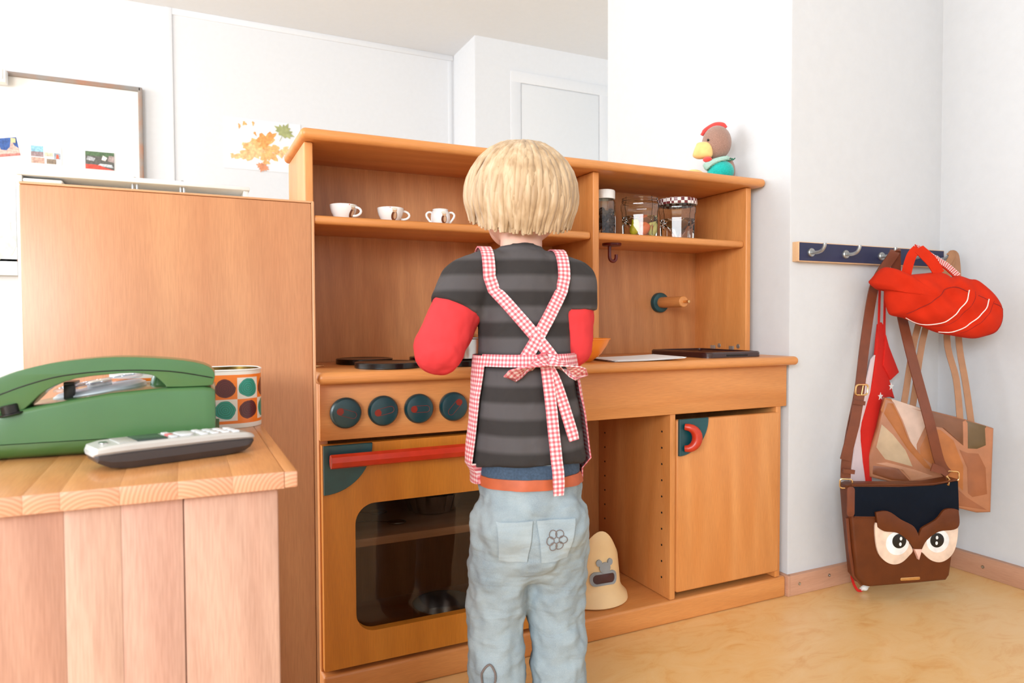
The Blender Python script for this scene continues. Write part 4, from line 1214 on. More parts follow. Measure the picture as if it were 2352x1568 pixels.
for pts in ([(0.0731, 0.6932), (0.1105, 0.7126), (0.1376, 0.7338), (0.156, 0.7523), (0.1815, 0.7557), (0.2096, 0.744)], [(0.2292, 0.7359), (0.2597, 0.7251)], [(0.275, 0.717), (0.2936, 0.7099), (0.3036, 0.6975), (0.3023, 0.6763), (0.2892, 0.6544), (0.2729, 0.6413)]):
    finish('seam', Mesh().tube([rsurf(u, v, 0.0) for u, v in spline(pts, 5)], 0.0011, 6), M_SEAM, rbody)
HOOK4 = Vector((1.755, 1.182, 0.853))
def strap2(pts, width, n, name='handle'):
    sp = [Vector(p) for p in spline([tuple(p) for p in pts], 5)]
    h = finish(name, Mesh().ribbon(sp, width, 0.003, n), M_RCL, re_)
    nn = Vector(n).normalized()
    finish('handle_lining', Mesh().ribbon([p-nn*0.0022 for p in sp], [width*0.86]*len(sp), 0.0012, n), M_RG, h)
apex = re_f(0.1085, 0.8535, 0.0)
strap2([re_f(0.0815, 0.786, 0.0), re_f(0.0850, 0.812, 0.004), re_f(0.0945, 0.838, 0.002), apex+Vector((0.0, 0, 0.0))], 0.022, (-0.75, -0.60, 0.25))
strap2([apex+Vector((0.002, 0, 0.0)), re_f(0.1200, 0.838, 0.010), re_f(0.1380, 0.817, 0.012), re_f(0.1545, 0.790, 0.010)], 0.026, (-0.30, -0.90, -0.25))
strap2([apex+Vector((0.004, 0.004, 0.001)), re_f(0.1250, 0.8500, -0.014), re_f(0.1560, 0.8300, -0.018), re_f(0.1850, 0.8100, -0.016), re_f(0.2080, 0.7840, -0.008)], 0.024, (0.25, 0.80, -0.60))

# ------------------------------------------------------------------ red drawstring bag
ds_f = frame((1.345, 1.217), (1, 0), (0, -1))
ds = thing('drawstring_bag', 'flat red drawstring bag with white stars behind the owl bag', 'drawstring bag', (1.61, 1.215, 0.26))
M_DRED = plain('bright_red_cotton', C(208, 30, 18), 0.9, noise=0.03, nscale=20, bump=0.1)
M_DPINK = plain('pale_lining', C(226, 206, 210), 0.85, noise=0.02, nscale=20)
finish('bag_cloth', Mesh().ext(spline([(0.2842, 0.6667), (0.3028, 0.6609), (0.3172, 0.6095), (0.358, 0.5406), (0.3257, 0.5211), (0.3472, 0.4717), (0.3129, 0.4758), (0.2843, 0.3769), (0.2588, 0.3106), (0.263, 0.259), (0.2415, 0.2612), (0.2216, 0.3703), (0.2242, 0.4152), (0.2557, 0.4922), (0.274, 0.582)], 2, True), ds_f, -0.004, 0.006, 0.002), M_DRED, ds)
finish('fold', Mesh().ext([(0.3050, 0.640), (0.3172, 0.6095), (0.358, 0.5406), (0.3257, 0.5211), (0.296, 0.560)], ds_f, 0.004, 0.010, 0.002), M_DRED, ds)
finish('lining', Mesh().ext([(0.2739, 0.5877), (0.2557, 0.4922), (0.2242, 0.4152), (0.2216, 0.3703), (0.2415, 0.2612), (0.1878, 0.2668), (0.2085, 0.3826), (0.2359, 0.4932), (0.2608, 0.5767)], ds_f, -0.003, 0.003, 0.001), M_DPINK, ds)
for cu, cv in ((0.2902, 0.4798), (0.3320, 0.5040)):
    st = [(cu+(0.0105 if k % 2 == 0 else 0.0045)*math.sin(PI*k/5), cv+(0.0105 if k % 2 == 0 else 0.0045)*math.cos(PI*k/5)) for k in range(10)]
    finish('star', Mesh().ext(st, ds_f, 0.0055, 0.0066), M_WHITE, ds)
for pts in ([(0.2838, 0.7852), (0.2816, 0.7175), (0.2812, 0.6498), (0.287, 0.6044)], [(0.3039, 0.7856), (0.3021, 0.695), (0.3032, 0.6382), (0.3123, 0.6038)]):
    finish('drawstring', Mesh().ribbon([ds_f(u, v, 0.006) for u, v in spline(pts, 5)], 0.007, 0.002, Vector((0, -1, 0))), M_DRED, ds)
cordp = [(1.535, 1.200, 0.150), (1.524, 1.195, 0.075), (1.508, 1.190, 0.045), (1.501, 1.180, 0.024), (1.505, 1.172, 0.008), (1.512, 1.170, 0.0045), (1.520, 1.170, 0.0045)]
finish('cord', Mesh().ribbon([Vector(p) for p in spline(cordp, 5)], 0.006, 0.002, Vector((-0.4, -0.9, 0.3))), M_DRED, ds)
finish('toggle', Mesh().ell((1.527, 1.168, 0.0105), (0.0095, 0.008, 0.0075)).tube([(1.516, 1.170, 0.008), (1.538, 1.166, 0.014)], [0.0045, 0.0038], 8).ell((1.532, 1.166, 0.017), (0.0045, 0.004, 0.0075)), M_WHITE, ds)

# ------------------------------------------------------------------ far wall: whiteboard, cards, drawing
FY = 4.2995
ff = lambda u, v, w=0.0: Vector((u, FY-w, v))
wb = thing('whiteboard', 'large whiteboard with worn grey and rust frame on the far wall', 'whiteboard', (-1.1, 4.29, 1.0))
finish('writing_surface', Mesh().box(-2.0, -0.19, 4.275, 4.2995, 1.0, 1.935), plain('board_white', C(236, 235, 233), 0.4, noise=0.004), wb)
def rust_mat():
    m, nt, p = newmat('rusty_metal_frame')
    tc = N(nt, 'ShaderNodeTexCoord')
    nz = N(nt, 'ShaderNodeTexNoise')
    nz.inputs['Scale'].default_value = 9
    nz.inputs['Detail'].default_value = 6
    nt.links.new(tc.outputs['Object'], nz.inputs['Vector'])
    nt.links.new(ramp(nt, nz.outputs['Fac'], [(0.42, C(150, 148, 146)), (0.55, C(160, 140, 128)), (0.68, C(176, 128, 104))]), p.inputs['Base Color'])
    p.inputs['Roughness'].default_value = 0.6
    return m
M_RUST = rust_mat()
finish('frame_bar', Mesh().box(-2.0, -0.185, 4.262, 4.2995, 1.922, 1.945, 0.005), M_RUST, wb)
finish('frame_bar', Mesh().box(-2.0, -0.185, 4.262, 4.2995, 0.985, 1.006, 0.005), M_RUST, wb)
finish('frame_bar', Mesh().box(-0.200, -0.179, 4.262, 4.2995, 1.0, 1.945, 0.005), M_RUST, wb)
pj = thing('wall_box', 'small white box at the upper edge of the whiteboard', 'box', (-0.83, 4.24, 1.87))
finish('casing', Mesh().box(-0.90, -0.773, 4.20, 4.2615, 1.868, 1.936, 0.006), M_WHITE, pj)
finish('cover', Mesh().box(-0.895, -0.785, 4.196, 4.2, 1.882, 1.930, 0.002), plain('cover_grey', C(216, 218, 218), 0.5), pj)
def card(label, x0, x1, z0, z1, bands, rot=0.0, name='postcard'):
    t = thing(name, label, 'postcard', ((x0+x1)/2, 4.2735, z0), 0, 'postcards on the whiteboard')
    c = Vector(((x0+x1)/2, 0, (z0+z1)/2))
    def pl(u, v, w):
        p = Vector((u-c.x, 0, v-c.z))
        q = Matrix.Rotation(rot, 3, 'Y') @ p
        return Vector((c.x+q.x, 4.2745-w, c.z+q.z))
    finish('card', Mesh().ext([(x0, z0), (x1, z0), (x1, z1), (x0, z1)], pl, 0, 0.002), M_PAPER, t)
    for k, (poly, col) in enumerate(bands):
        pp = [(x0+(x1-x0)*a, z0+(z1-z0)*b) for a, b in poly]
        finish('picture_area', Mesh().ext(pp, pl, 0.002, 0.0026+0.0002*k), plain('print_%s_%d' % (label.split()[0], k), col, 0.5, noise=0.16, nscale=90), t)
    return t
card('tilted postcard of pale spires under deep blue sky on the whiteboard', -0.880, -0.735, 1.510, 1.612,
     [([(.03, .05), (.97, .05), (.97, .95), (.03, .95)], C(44, 82, 150)), ([(.03, .05), (.97, .05), (.97, .40), (.86, .55), (.80, .86), (.72, .5), (.6, .35), (.45, .4), (.38, .8), (.3, .5), (.18, .9), (.1, .5), (.03, .4)], C(206, 172, 160)), ([(.03, .05), (.97, .05), (.97, .16), (.03, .2)], C(200, 120, 110))], R(-11))
card('pale postcard with several small seaside pictures on the whiteboard', -0.692, -0.556, 1.492, 1.588,
     [([(.03, .62), (.42, .62), (.42, .97), (.03, .97)], C(140, 190, 212)), ([(.03, .40), (.42, .40), (.42, .66), (.03, .66)], C(150, 128, 130)), ([(.03, .05), (.45, .05), (.45, .36), (.03, .36)], C(196, 156, 140)), ([(.45, .45), (.72, .45), (.72, .66), (.45, .66)], C(220, 196, 172)), ([(.76, .34), (.96, .34), (.96, .66), (.76, .66)], C(150, 160, 170)), ([(.82, .36), (.92, .36), (.90, .58), (.84, .58)], C(220, 90, 60)), ([(.52, .06), (.82, .06), (.82, .32), (.52, .32)], C(140, 122, 104))])
card('dark green postcard with a red lower edge near the whiteboard frame', -0.453, -0.315, 1.487, 1.583,
     [([(.02, .02), (.98, .02), (.98, .98), (.02, .98)], C(92, 90, 84)), ([(.02, .74), (.98, .74), (.98, .98), (.02, .98)], C(84, 110, 76)), ([(.05, .5), (.3, .45), (.35, .62), (.1, .72)], C(180, 180, 184)), ([(.55, .55), (.68, .5), (.75, .68), (.6, .8)], C(224, 218, 210)), ([(.75, .5), (.97, .45), (.97, .8), (.8, .8)], C(170, 150, 146)), ([(.4, .2), (.95, .15), (.9, .32), (.5, .34)], C(190, 196, 200)), ([(.02, .02), (.98, .02), (.7, .12), (.5, .24), (.3, .27), (.02, .26)], C(224, 74, 56))])
mg = tag(finish('sticky_note', Mesh().box(-0.772, -0.752, 4.269, 4.2712, 1.590, 1.612), plain('note_yellow', C(226, 208, 150), 0.7)), 'tiny yellow note at the corner of the blue postcard', 'note')
dr = thing('leaf_painting', 'sheet of orange paint splashes and two pressed leaves on the far wall', 'painting', (0.435, 4.299, 1.56))
finish('sheet', Mesh().box(0.226, 0.650, 4.2965, 4.299, 1.560, 1.850), M_PAPER, dr)
M_OP = [plain('orange_paint_'+n, c, 0.7, noise=0.12, nscale=60) for n, c in (('deep', C(246, 164, 94)), ('mid', C(250, 186, 122)), ('light', C(252, 200, 144)))]
rnd = random.Random(11)
def splash(cx, cz, r, el, rot, mat, k):
    pts = []
    for i in range(28):
        a = 2*PI*i/28
        rr_ = r*(1+0.28*math.sin(3*a+k)+0.18*math.sin(7*a+k*2)+rnd.uniform(-.12, .12))
        x, z = rr_*math.cos(a)*el, rr_*math.sin(a)
        pts.append((cx+x*math.cos(rot)-z*math.sin(rot), cz+x*math.sin(rot)+z*math.cos(rot)))
    finish('paint_splash', Mesh().ext(pts, lambda u, v, w: Vector((u, 4.2965-w, v)), 0, 0.0006+0.0001*k), mat, dr)
for k, (x, z, r_, el, ro_, mi) in enumerate(((0.425, 1.705, 0.048, 1.4, 0.3, 1), (0.385, 1.665, 0.042, 1.5, -.2, 2), (0.452, 1.740, 0.036, 1.5, .8, 0), (0.470, 1.655, 0.036, 1.2, 0, 1), (0.330, 1.640, 0.026, 1.6, .2, 2), (0.345, 1.690, 0.020, .7, .2, 1), (0.395, 1.770, 0.012, .45, .5, 0), (0.385, 1.828, 0.012, .5, .1, 1), (0.310, 1.805, 0.014, .45, .1, 1), (0.338, 1.822, 0.011, 1, .1, 1), (0.500, 1.690, 0.022, 1.7, -.3, 1), (0.560, 1.690, 0.018, 1.6, .4, 2), (0.610, 1.702, 0.015, 1.5, .3, 2), (0.540, 1.662, 0.014, 1.4, .2, 2), (0.275, 1.632, 0.012, 1.2, 0, 2), (0.452, 1.612, 0.016, 1.1, 0, 1))):
    splash(x, z, r_, el, ro_, M_OP[mi], k)
def leaf(cx, cz, s, rot, mat, name):
    half = [(0, 1.0), (.14, .62), (.34, .70), (.30, .42), (.62, .52), (.56, .30), (.95, .18), (.62, .02), (.70, -.18), (.36, -.16), (.30, -.36), (.06, -.28)]
    pts = half+[(-a, b) for a, b in half[::-1][:-1]]
    q = []
    for a, b in pts:
        x, z = a*s, b*s
        q.append((cx+x*math.cos(rot)-z*math.sin(rot), cz+x*math.sin(rot)+z*math.cos(rot)))
    l = finish(name, Mesh().ext(q, lambda u, v, w: Vector((u, 4.2965-w, v)), 0.002, 0.0035), mat, dr)
    e = (cx-0.9*s*math.sin(-rot)*-1, cz)
    finish('leaf_stalk', Mesh().tube([(cx+0.25*s*math.sin(rot), 4.2935, cz-0.25*s*math.cos(rot)), (cx+0.85*s*math.sin(rot), 4.2935, cz-0.85*s*math.cos(rot))], 0.0012, 5), mat, l)
leaf(0.553, 1.790, 0.066, R(-25), plain('leaf_green', C(170, 174, 120), 0.8, noise=0.1), 'pressed_leaf')
leaf(0.436, 1.588, 0.042, R(160), plain('leaf_rust', C(226, 150, 112), 0.8, noise=0.1), 'pressed_leaf')
# pale map at the far left
mpx = thing('wall_map', 'pale map hanging below the whiteboard at the left edge', 'map', (-1.1, 4.27, 0.9))
finish('map_sheet', Mesh().box(-1.55, -0.755, 4.262, 4.2735, 0.92, 1.395), plain('map_sea', C(222, 228, 234), 0.7, noise=0.02, nscale=8), mpx)
for k, (x, z, r_, el, c) in enumerate(((-0.86, 1.09, 0.10, 1.1, C(226, 232, 212)), (-0.80, 1.22, 0.045, 1.2, C(232, 220, 220)), (-0.83, 1.17, 0.05, 1.0, C(236, 222, 218)), (-1.15, 1.15, 0.14, 1.3, C(226, 234, 218)))):
    pts = [(min(x+r_*el*math.cos(2*PI*i/22)*(1+0.25*math.sin(3*i)), -0.757), z+r_*math.sin(2*PI*i/22)*(1+0.2*math.sin(2.3*i))) for i in range(22)]
    finish('map_land', Mesh().ext(pts, lambda u, v, w: Vector((u, 4.2618-w, v)), 0, 0.0008+0.0002*k), plain('land_%d' % k, c, 0.7, noise=0.06, nscale=40), mpx)
# low white shelf behind the partition
ws = thing('white_shelf_unit', 'white open shelf with metal rods standing behind the beech panel', 'shelf', (-0.15, 3.15, 0))
finish('top_board', Mesh().box(-0.53, 0.252, 2.99, 3.32, 1.208, 1.222, 0.003), M_WHITE, ws)
finish('lip', Mesh().box(-0.20, 0.215, 3.00, 3.30, 1.222, 1.228, 0.002), M_TRIM, ws)
finish('side_board', Mesh().box(0.228, 0.246, 3.0, 3.32, 0, 1.208, 0.002), M_WHITE, ws)
finish('side_board', Mesh().box(-0.53, -0.512, 3.0, 3.32, 0, 1.208, 0.002), M_WHITE, ws)
finish('back_board', Mesh().box(-0.512, 0.228, 3.30, 3.315, 0, 1.208), plain('shelf_shade', C(92, 86, 78), 0.7), ws)  # back darkened: the shade inside the shelf is put into its colour
finish('base_board', Mesh().box(-0.512, 0.228, 3.0, 3.30, 0.02, 0.05), M_WHITE, ws)
for x in (-0.165, -0.150, 0.000, 0.012):
    finish('metal_rod', Mesh().tube([(x, 3.02, 0.05), (x, 3.02, 1.2085)], 0.005, 8), M_METAL, ws)
for x in (-0.158, 0.006):
    finish('rod_cap', Mesh().ell((x, 3.02, 1.226), (0.008, 0.008, 0.008)), M_METAL, ws)
finish('middle_board', Mesh().box(-0.512, 0.228, 3.005, 3.30, 1.036, 1.05, 0.002), M_WHITE, ws)
bx_ = thing('white_storage_box', 'white rounded plastic box inside the far shelf at its left end', 'box', (-0.45, 3.1, 1.0502))
finish('box_body', Mesh().box(-0.508, -0.392, 3.004, 3.22, 1.0502, 1.185, 0.012, 4), M_WHITE, bx_)
finish('box_rim', Mesh().box(-0.511, -0.389, 3.000, 3.224, 1.184, 1.1985, 0.006, 3), M_WHITE, bx_)

# ------------------------------------------------------------------ the child at the hob
CH = thing('person', 'blond toddler seen from behind in dark striped shirt, pink gingham apron and jeans', 'person', (0.480, 0.955, 0.0), R(-12))

def cap(m, p0, p1, r0, r1, sy=1.0, flat0=False, flat1=False, n=20, k=6):
    """Tapered limb between two joints, depth scaled by sy, ends round or cut flat."""
    p0, p1 = Vector(p0), Vector(p1)
    t = (p1-p0).normalized()
    a = t.orthogonal().normalized() if abs(t.z) < 0.9 else (Vector((1, 0, 0))-t*t.x).normalized()
    b = t.cross(a)
    rings = []
    if flat0:
        rings.append((p0, 1e-4))
        rings.append((p0, r0))
    else:
        for i in range(k):
            w = PI/2*i/k
            rings.append((p0-t*r0*math.cos(w), max(r0*math.sin(w), 1e-4)))
        rings.append((p0, r0))
    if flat1:
        rings.append((p1, r1))
        rings.append((p1, 1e-4))
    else:
        for i in range(k+1):
            w = PI/2*i/k
            rings.append((p1+t*r1*math.sin(w), max(r1*math.cos(w), 1e-4)))
    v, f = [], []
    for c, r_ in rings:
        for j in range(n):
            an = 2*PI*j/n
            o_ = a*math.cos(an)*r_+b*math.sin(an)*r_
            o_.y *= sy
            v.append(c+o_)
    for i in range(len(rings)-1):
        for j in range(n):
            j2 = (j+1) % n
            f.append((i*n+j, i*n+j2, (i+1)*n+j2, (i+1)*n+j))
    return m.add(v, f)

def blob(name, m, vox, sm, mat, parent, disp=0.0, dscale=0.05):
    """Fuse overlapping limbs into one continuous skin."""
    me = bpy.data.meshes.new(name+'_raw')
    me.from_pydata([tuple(q) for q in m.v], [], m.f)
    bm = bmesh.new()
    bm.from_mesh(me)
    bmesh.ops.remove_doubles(bm, verts=bm.verts[:], dist=1.5e-4)
    bmesh.ops.recalc_face_normals(bm, faces=bm.faces[:])
    bm.to_mesh(me)
    bm.free()
    o = bpy.data.objects.new(name+'_raw', me)
    COL.objects.link(o)
    r_ = o.modifiers.new('r', 'REMESH')
    r_.mode = 'VOXEL'
    r_.voxel_size = vox
    s_ = o.modifiers.new('s', 'SMOOTH')
    s_.factor = 0.5
    s_.iterations = sm
    if disp:
        tx = bpy.data.textures.new(name+'_folds', 'CLOUDS')
        tx.noise_scale = dscale
        d_ = o.modifiers.new('d', 'DISPLACE')
        d_.texture = tx
        d_.strength = disp
        d_.mid_level = 0.5
    dg = bpy.context.evaluated_depsgraph_get()
    ev = o.evaluated_get(dg)
    out = bpy.data.meshes.new_from_object(ev)
    bpy.data.objects.remove(o)
    out.name = name
    for p in out.polygons:
        p.use_smooth = True
    out.materials.clear()
    out.materials.append(mat)
    q = bpy.data.objects.new(name, out)
    COL.objects.link(q)
    q.parent = parent
    OFF[q.name] = Vector((0, 0, 0))
    return q

def skin_mat():
    m, nt, p = newmat('skin')
    tc = N(nt, 'ShaderNodeTexCoord')
    nz = N(nt, 'ShaderNodeTexNoise')
    nz.inputs['Scale'].default_value = 25
    nt.links.new(tc.outputs['Object'], nz.inputs['Vector'])
    nt.links.new(ramp(nt, nz.outputs['Fac'], [(0.3, C(226, 172, 150)), (0.7, C(236, 188, 166))]), p.inputs['Base Color'])
    p.inputs['Roughness'].default_value = 0.5
    p.inputs['Subsurface Weight'].default_value = 0.1
    p.inputs['Subsurface Radius'].default_value = (0.01, 0.004, 0.002)
    return m
M_SKIN = skin_mat()

SH = {-1: Vector((-0.086, 0.035, 0.738)), 1: Vector((0.080, 0.035, 0.738))}
EL = {-1: Vector((-0.136, 0.010, 0.636)), 1: Vector((0.078, 0.034, 0.640))}
WR = {-1: Vector((-0.108, 0.150, 0.636)), 1: Vector((0.046, 0.158, 0.626))}
def hand(m, W, d, side):
    d = d.normalized()
    up = Vector((0, 0, 1))
    s = d.cross(up).normalized()          # towards the child's right
    up = s.cross(d)
    pc = W+d*0.026
    m.ell(pc, (0.020, 0.027, 0.0105), Matrix((s, d, up)).transposed(), 16, 10)
    for k, (off, ln, spread) in enumerate(((-0.0150, 0.026, -0.10), (-0.0050, 0.031, -0.03), (0.0052, 0.030, 0.03), (0.0150, 0.023, 0.10))):
        if side < 0:
            off, spread = -off, -spread
        b = pc+d*0.020+s*off
        d1 = (d+s*spread-up*0.35).normalized()
        k1 = b+d1*ln*0.45
        d2 = (d+s*spread-up*1.2).normalized()
        k2 = k1+d2*ln*0.35
        k3 = k2+(d*0.3-up).normalized()*ln*0.28
        cap(m, b, k1, 0.0056, 0.0052, n=10, k=3)
        cap(m, k1, k2, 0.0052, 0.0048, n=10, k=3)
        cap(m, k2, k3, 0.0048, 0.0043, n=10, k=3)
    inn = -s*(1 if side > 0 else -1)
    tb = W+d*0.014+inn*0.014
    t1 = tb+(d*0.6+inn*0.7-up*0.3).normalized()*0.018
    t2 = t1+(d*0.9+inn*0.1-up*0.5).normalized()*0.014
    cap(m, tb, t1, 0.0068, 0.0060, n=10, k=3)
    cap(m, t1, t2, 0.0060, 0.0050, n=10, k=3)

bm_ = Mesh()
cap(bm_, (0, -0.005, 0.40), (0, 0.02, 0.60), 0.070, 0.066, 0.75)
cap(bm_, (0, 0.02, 0.60), (0, 0.035, 0.715), 0.066, 0.062, 0.78)
cap(bm_, (0, 0.045, 0.72), (0.010, 0.075, 0.83), 0.036, 0.034)
HC = Vector((0.013, 0.090, 0.882))
bm_.ell(HC, (0.070, 0.080, 0.080), Matrix.Rotation(R(12), 3, 'X'))
bm_.ell((0.013, 0.128, 0.842), (0.048, 0.044, 0.040))
bm_.ell((0.013, 0.176, 0.866), (0.0085, 0.011, 0.010))
for s in (-1, 1):
    bm_.ell((0.013+s*0.071, 0.092, 0.866), (0.007, 0.015, 0.021))
    bm_.ell((0.013+s*0.026, 0.150, 0.846), (0.020, 0.018, 0.018))
    cap(bm_, SH[s]+Vector((-s*0.02, 0, 0)), EL[s], 0.028, 0.024)
    cap(bm_, EL[s], WR[s], 0.024, 0.0165)
    hand(bm_, WR[s], WR[s]-EL[s]+Vector((-s*0.01, 0.03, -0.004)), s)
    cap(bm_, (s*0.040, -0.008, 0.37), (s*0.046, 0.012, 0.205), 0.046, 0.036)
    cap(bm_, (s*0.046, 0.012, 0.205), (s*0.048, -0.002, 0.05), 0.034, 0.024)
    cap(bm_, (s*0.048, -0.006, 0.030), (s*0.052, 0.070, 0.018), 0.022, 0.016)
BODY = blob('body', bm_, 0.0032, 4, M_SKIN, CH)
# face
M_EYEW = plain('eye_white', C(238, 236, 232), 0.2)
M_IRIS = plain('iris_blue', C(70, 100, 130), 0.2)
M_LIP = plain('lips', C(206, 120, 112), 0.5)
for s in (-1, 1):
    e = finish('eye', Mesh().ell((0.013+s*0.027, 0.157, 0.880), (0.0095, 0.007, 0.0075)), M_EYEW, CH, world=False)
    finish('iris', Mesh().ell((0.013+s*0.027, 0.1625, 0.880), (0.0042, 0.002, 0.0045)), M_IRIS, e, world=False)
    finish('eyebrow', Mesh().tube([(0.013+s*0.016, 0.1635, 0.894), (0.013+s*0.028, 0.1625, 0.897), (0.013+s*0.040, 0.1545, 0.894)], 0.0016, 6), plain('brow_blond', C(176, 140, 96), 0.8), CH, world=False)
finish('mouth', Mesh().tube([(-0.002, 0.164, 0.8435), (0.013, 0.1705, 0.8420), (0.028, 0.164, 0.8435)], [0.0015, 0.003, 0.0015], 8), M_LIP, CH, world=False)

# hair: rounded bob of fine locks
def hair_mat():
    m, nt, p = newmat('blond_hair')
    uv = N(nt, 'ShaderNodeUVMap')
    tc = N(nt, 'ShaderNodeTexCoord')
    nz = N(nt, 'ShaderNodeTexNoise')
    nz.inputs['Scale'].default_value = 1.0
    mp = N(nt, 'ShaderNodeMapping')
    mp.inputs['Scale'].default_value = (90, 90, 12)
    nt.links.new(tc.outputs['Object'], mp.inputs['Vector'])
    nt.links.new(mp.outputs[0], nz.inputs['Vector'])
    nt.links.new(ramp(nt, nz.outputs['Fac'], [(0.3, C(168, 138, 104)), (0.55, C(196, 168, 134)), (0.75, C(216, 194, 164))]), p.inputs['Base Color'])
    p.inputs['Roughness'].default_value = 0.55
    p.inputs['Sheen Weight'].default_value = 0.15
    return m
hm = Mesh()
rnd = random.Random(21)
HX = Matrix.Rotation(R(12), 3, 'X')
def hpt(th, phi, grow):
    """Point on the hair volume; th from the crown down, phi 0 = back of the head."""
    q = Vector((math.sin(th)*math.sin(phi)*(0.086+grow), -math.sin(th)*math.cos(phi)*(0.093+grow), math.cos(th)*(0.088+grow)))
    return HC+HX @ q+Vector((0, 0, 0.003))
hm.ell(HC+Vector((0, -0.002, 0.008)), (0.0755, 0.084, 0.0815), HX)
for i in range(560):
    phi = rnd.uniform(-PI, PI)
    back = 0.5+0.5*math.cos(phi)
    end = (0.605+0.075*back+rnd.uniform(-.022, .022))*PI
    if abs(phi) > 2.3:
        end = (0.46+rnd.uniform(-.04, .02))*PI
    st = rnd.choice((0.02, 0.06, 0.15, 0.28, 0.36))*PI
    pts, rs = [], []
    sway = rnd.uniform(-0.16, 0.16)
    g0 = rnd.uniform(-0.002, 0.004)
    for k in range(9):
        t = k/8
        th = st+(end-st)*t
        lift = 0.004*math.sin(PI*t)
        p = hpt(min(th, 0.60*PI), phi+sway*t, g0+lift)
        if th > 0.60*PI:
            p = p+Vector((0, 0.012*(th-0.60*PI)*back*2, -(th-0.60*PI)*0.082))
        pts.append(p)
        rs.append((0.0062 if k else 0.004)*(1-0.62*t**5))
    hm.tube(pts, rs, 6, flat=0.45, up=(pts[4]-HC).normalized())
HAIR = finish('hair', hm, hair_mat(), CH, world=False, smooth=80, bmeshfix=False)

# jeans
def denim(name, c1, c2):
    m, nt, p = newmat(name)
    tc = N(nt, 'ShaderNodeTexCoord')
    n1 = N(nt, 'ShaderNodeTexNoise')
    n1.inputs['Scale'].default_value = 16
    n1.inputs['Detail'].default_value = 4
    nt.links.new(tc.outputs['Object'], n1.inputs['Vector'])
    n2 = N(nt, 'ShaderNodeTexNoise')
    n2.inputs['Scale'].default_value = 900
    nt.links.new(tc.outputs['Object'], n2.inputs['Vector'])
    c = ramp(nt, n1.outputs['Fac'], [(0.35, c1), (0.65, c2)])
    c = mixc(nt, mth(nt, 'MULTIPLY', n2.outputs['Fac'], 0.35), c, C(210, 220, 226))
    nt.links.new(c, p.inputs['Base Color'])
    p.inputs['Roughness'].default_value = 0.9
    mp = N(nt, 'ShaderNodeMapping')
    mp.inputs['Scale'].default_value = (14, 14, 44)
    mp.inputs['Rotation'].default_value = (0.2, 0.35, 0)
    nt.links.new(tc.outputs['Object'], mp.inputs['Vector'])
    n3 = N(nt, 'ShaderNodeTexNoise')
    n3.inputs['Scale'].default_value = 1.0
    n3.inputs['Detail'].default_value = 2
    n3.inputs['Distortion'].default_value = 0.6
    nt.links.new(mp.outputs[0], n3.inputs['Vector'])
    b = N(nt, 'ShaderNodeBump')
    b.inputs['Strength'].default_value = 0.35
    b.inputs['Distance'].default_value = 0.012
    nt.links.new(n3.outputs['Fac'], b.inputs['Height'])
    nt.links.new(b.outputs[0], p.inputs['Normal'])
    return m
M_DENIM = denim('pale_denim', C(110, 128, 140), C(142, 158, 166))
jm = Mesh()
cap(jm, (0, -0.003, 0.474), (0, -0.010, 0.36), 0.077, 0.083, 0.86, flat0=True)
for s in (-1, 1):
    jm.ell((s*0.036, -0.040, 0.375), (0.046, 0.042, 0.052))
    cap(jm, (s*0.040, -0.010, 0.37), (s*0.049, 0.012, 0.215), 0.054, 0.046, 0.98)
    cap(jm, (s*0.049, 0.012, 0.215), (s*0.051, -0.006, 0.045), 0.046, 0.043, 1.0, flat1=True)
    jm.ell((s*0.036, -0.005, 0.345), (0.048, 0.056, 0.045))
JEANS = blob('jeans', jm, 0.0042, 7, M_DENIM, CH, 0.016, 0.035)
def tree(o):
    return BVHTree.FromPolygons([tuple(v.co) for v in o.data.vertices], [tuple(p.vertices) for p in o.data.polygons])
JT = tree(JEANS)
# shirt with soft stripes, short sleeves
def stripe_mat():
    m, nt, p = newmat('striped_shirt')
    tc = N(nt, 'ShaderNodeTexCoord')
    wv = N(nt, 'ShaderNodeTexWave')
    wv.wave_type = 'BANDS'
    wv.bands_direction = 'Z'
    wv.inputs['Scale'].default_value = 6.6
    wv.inputs['Distortion'].default_value = 0.25
    wv.inputs['Detail'].default_value = 1
    nt.links.new(tc.outputs['Object'], wv.inputs['Vector'])
    nt.links.new(ramp(nt, wv.outputs['Fac'], [(0.30, C(44, 40, 40)), (0.72, C(78, 74, 76))]), p.inputs['Base Color'])
    p.inputs['Roughness'].default_value = 0.9
    n3 = N(nt, 'ShaderNodeTexNoise')
    n3.inputs['Scale'].default_value = 22
    n3.inputs['Distortion'].default_value = 0.8
    nt.links.new(tc.outputs['Object'], n3.inputs['Vector'])
    b = N(nt, 'ShaderNodeBump')
    b.inputs['Strength'].default_value = 0.4
    b.inputs['Distance'].default_value = 0.01
    nt.links.new(n3.outputs['Fac'], b.inputs['Height'])
    nt.links.new(b.outputs[0], p.inputs['Normal'])
    return m
tm = Mesh()
cap(tm, (0, 0.030, 0.722), (0, 0.016, 0.62), 0.074, 0.074, 0.80)
cap(tm, (0, 0.016, 0.625), (0, -0.004, 0.459), 0.074, 0.092, 0.84, flat1=True)
cap(tm, (0, 0.044, 0.745), (0, 0.058, 0.792), 0.050, 0.041, 0.95, flat1=True)
for s in (-1, 1):
    cap(tm, SH[s]+Vector((-s*0.035, 0, 0.012)), SH[s], 0.042, 0.044)
    cap(tm, SH[s], SH[s].lerp(EL[s], 0.42), 0.044, 0.045, flat1=True)
SHIRT = blob('shirt', tm, 0.0042, 6, stripe_mat(), CH, 0.006, 0.05)
ST = tree(SHIRT)
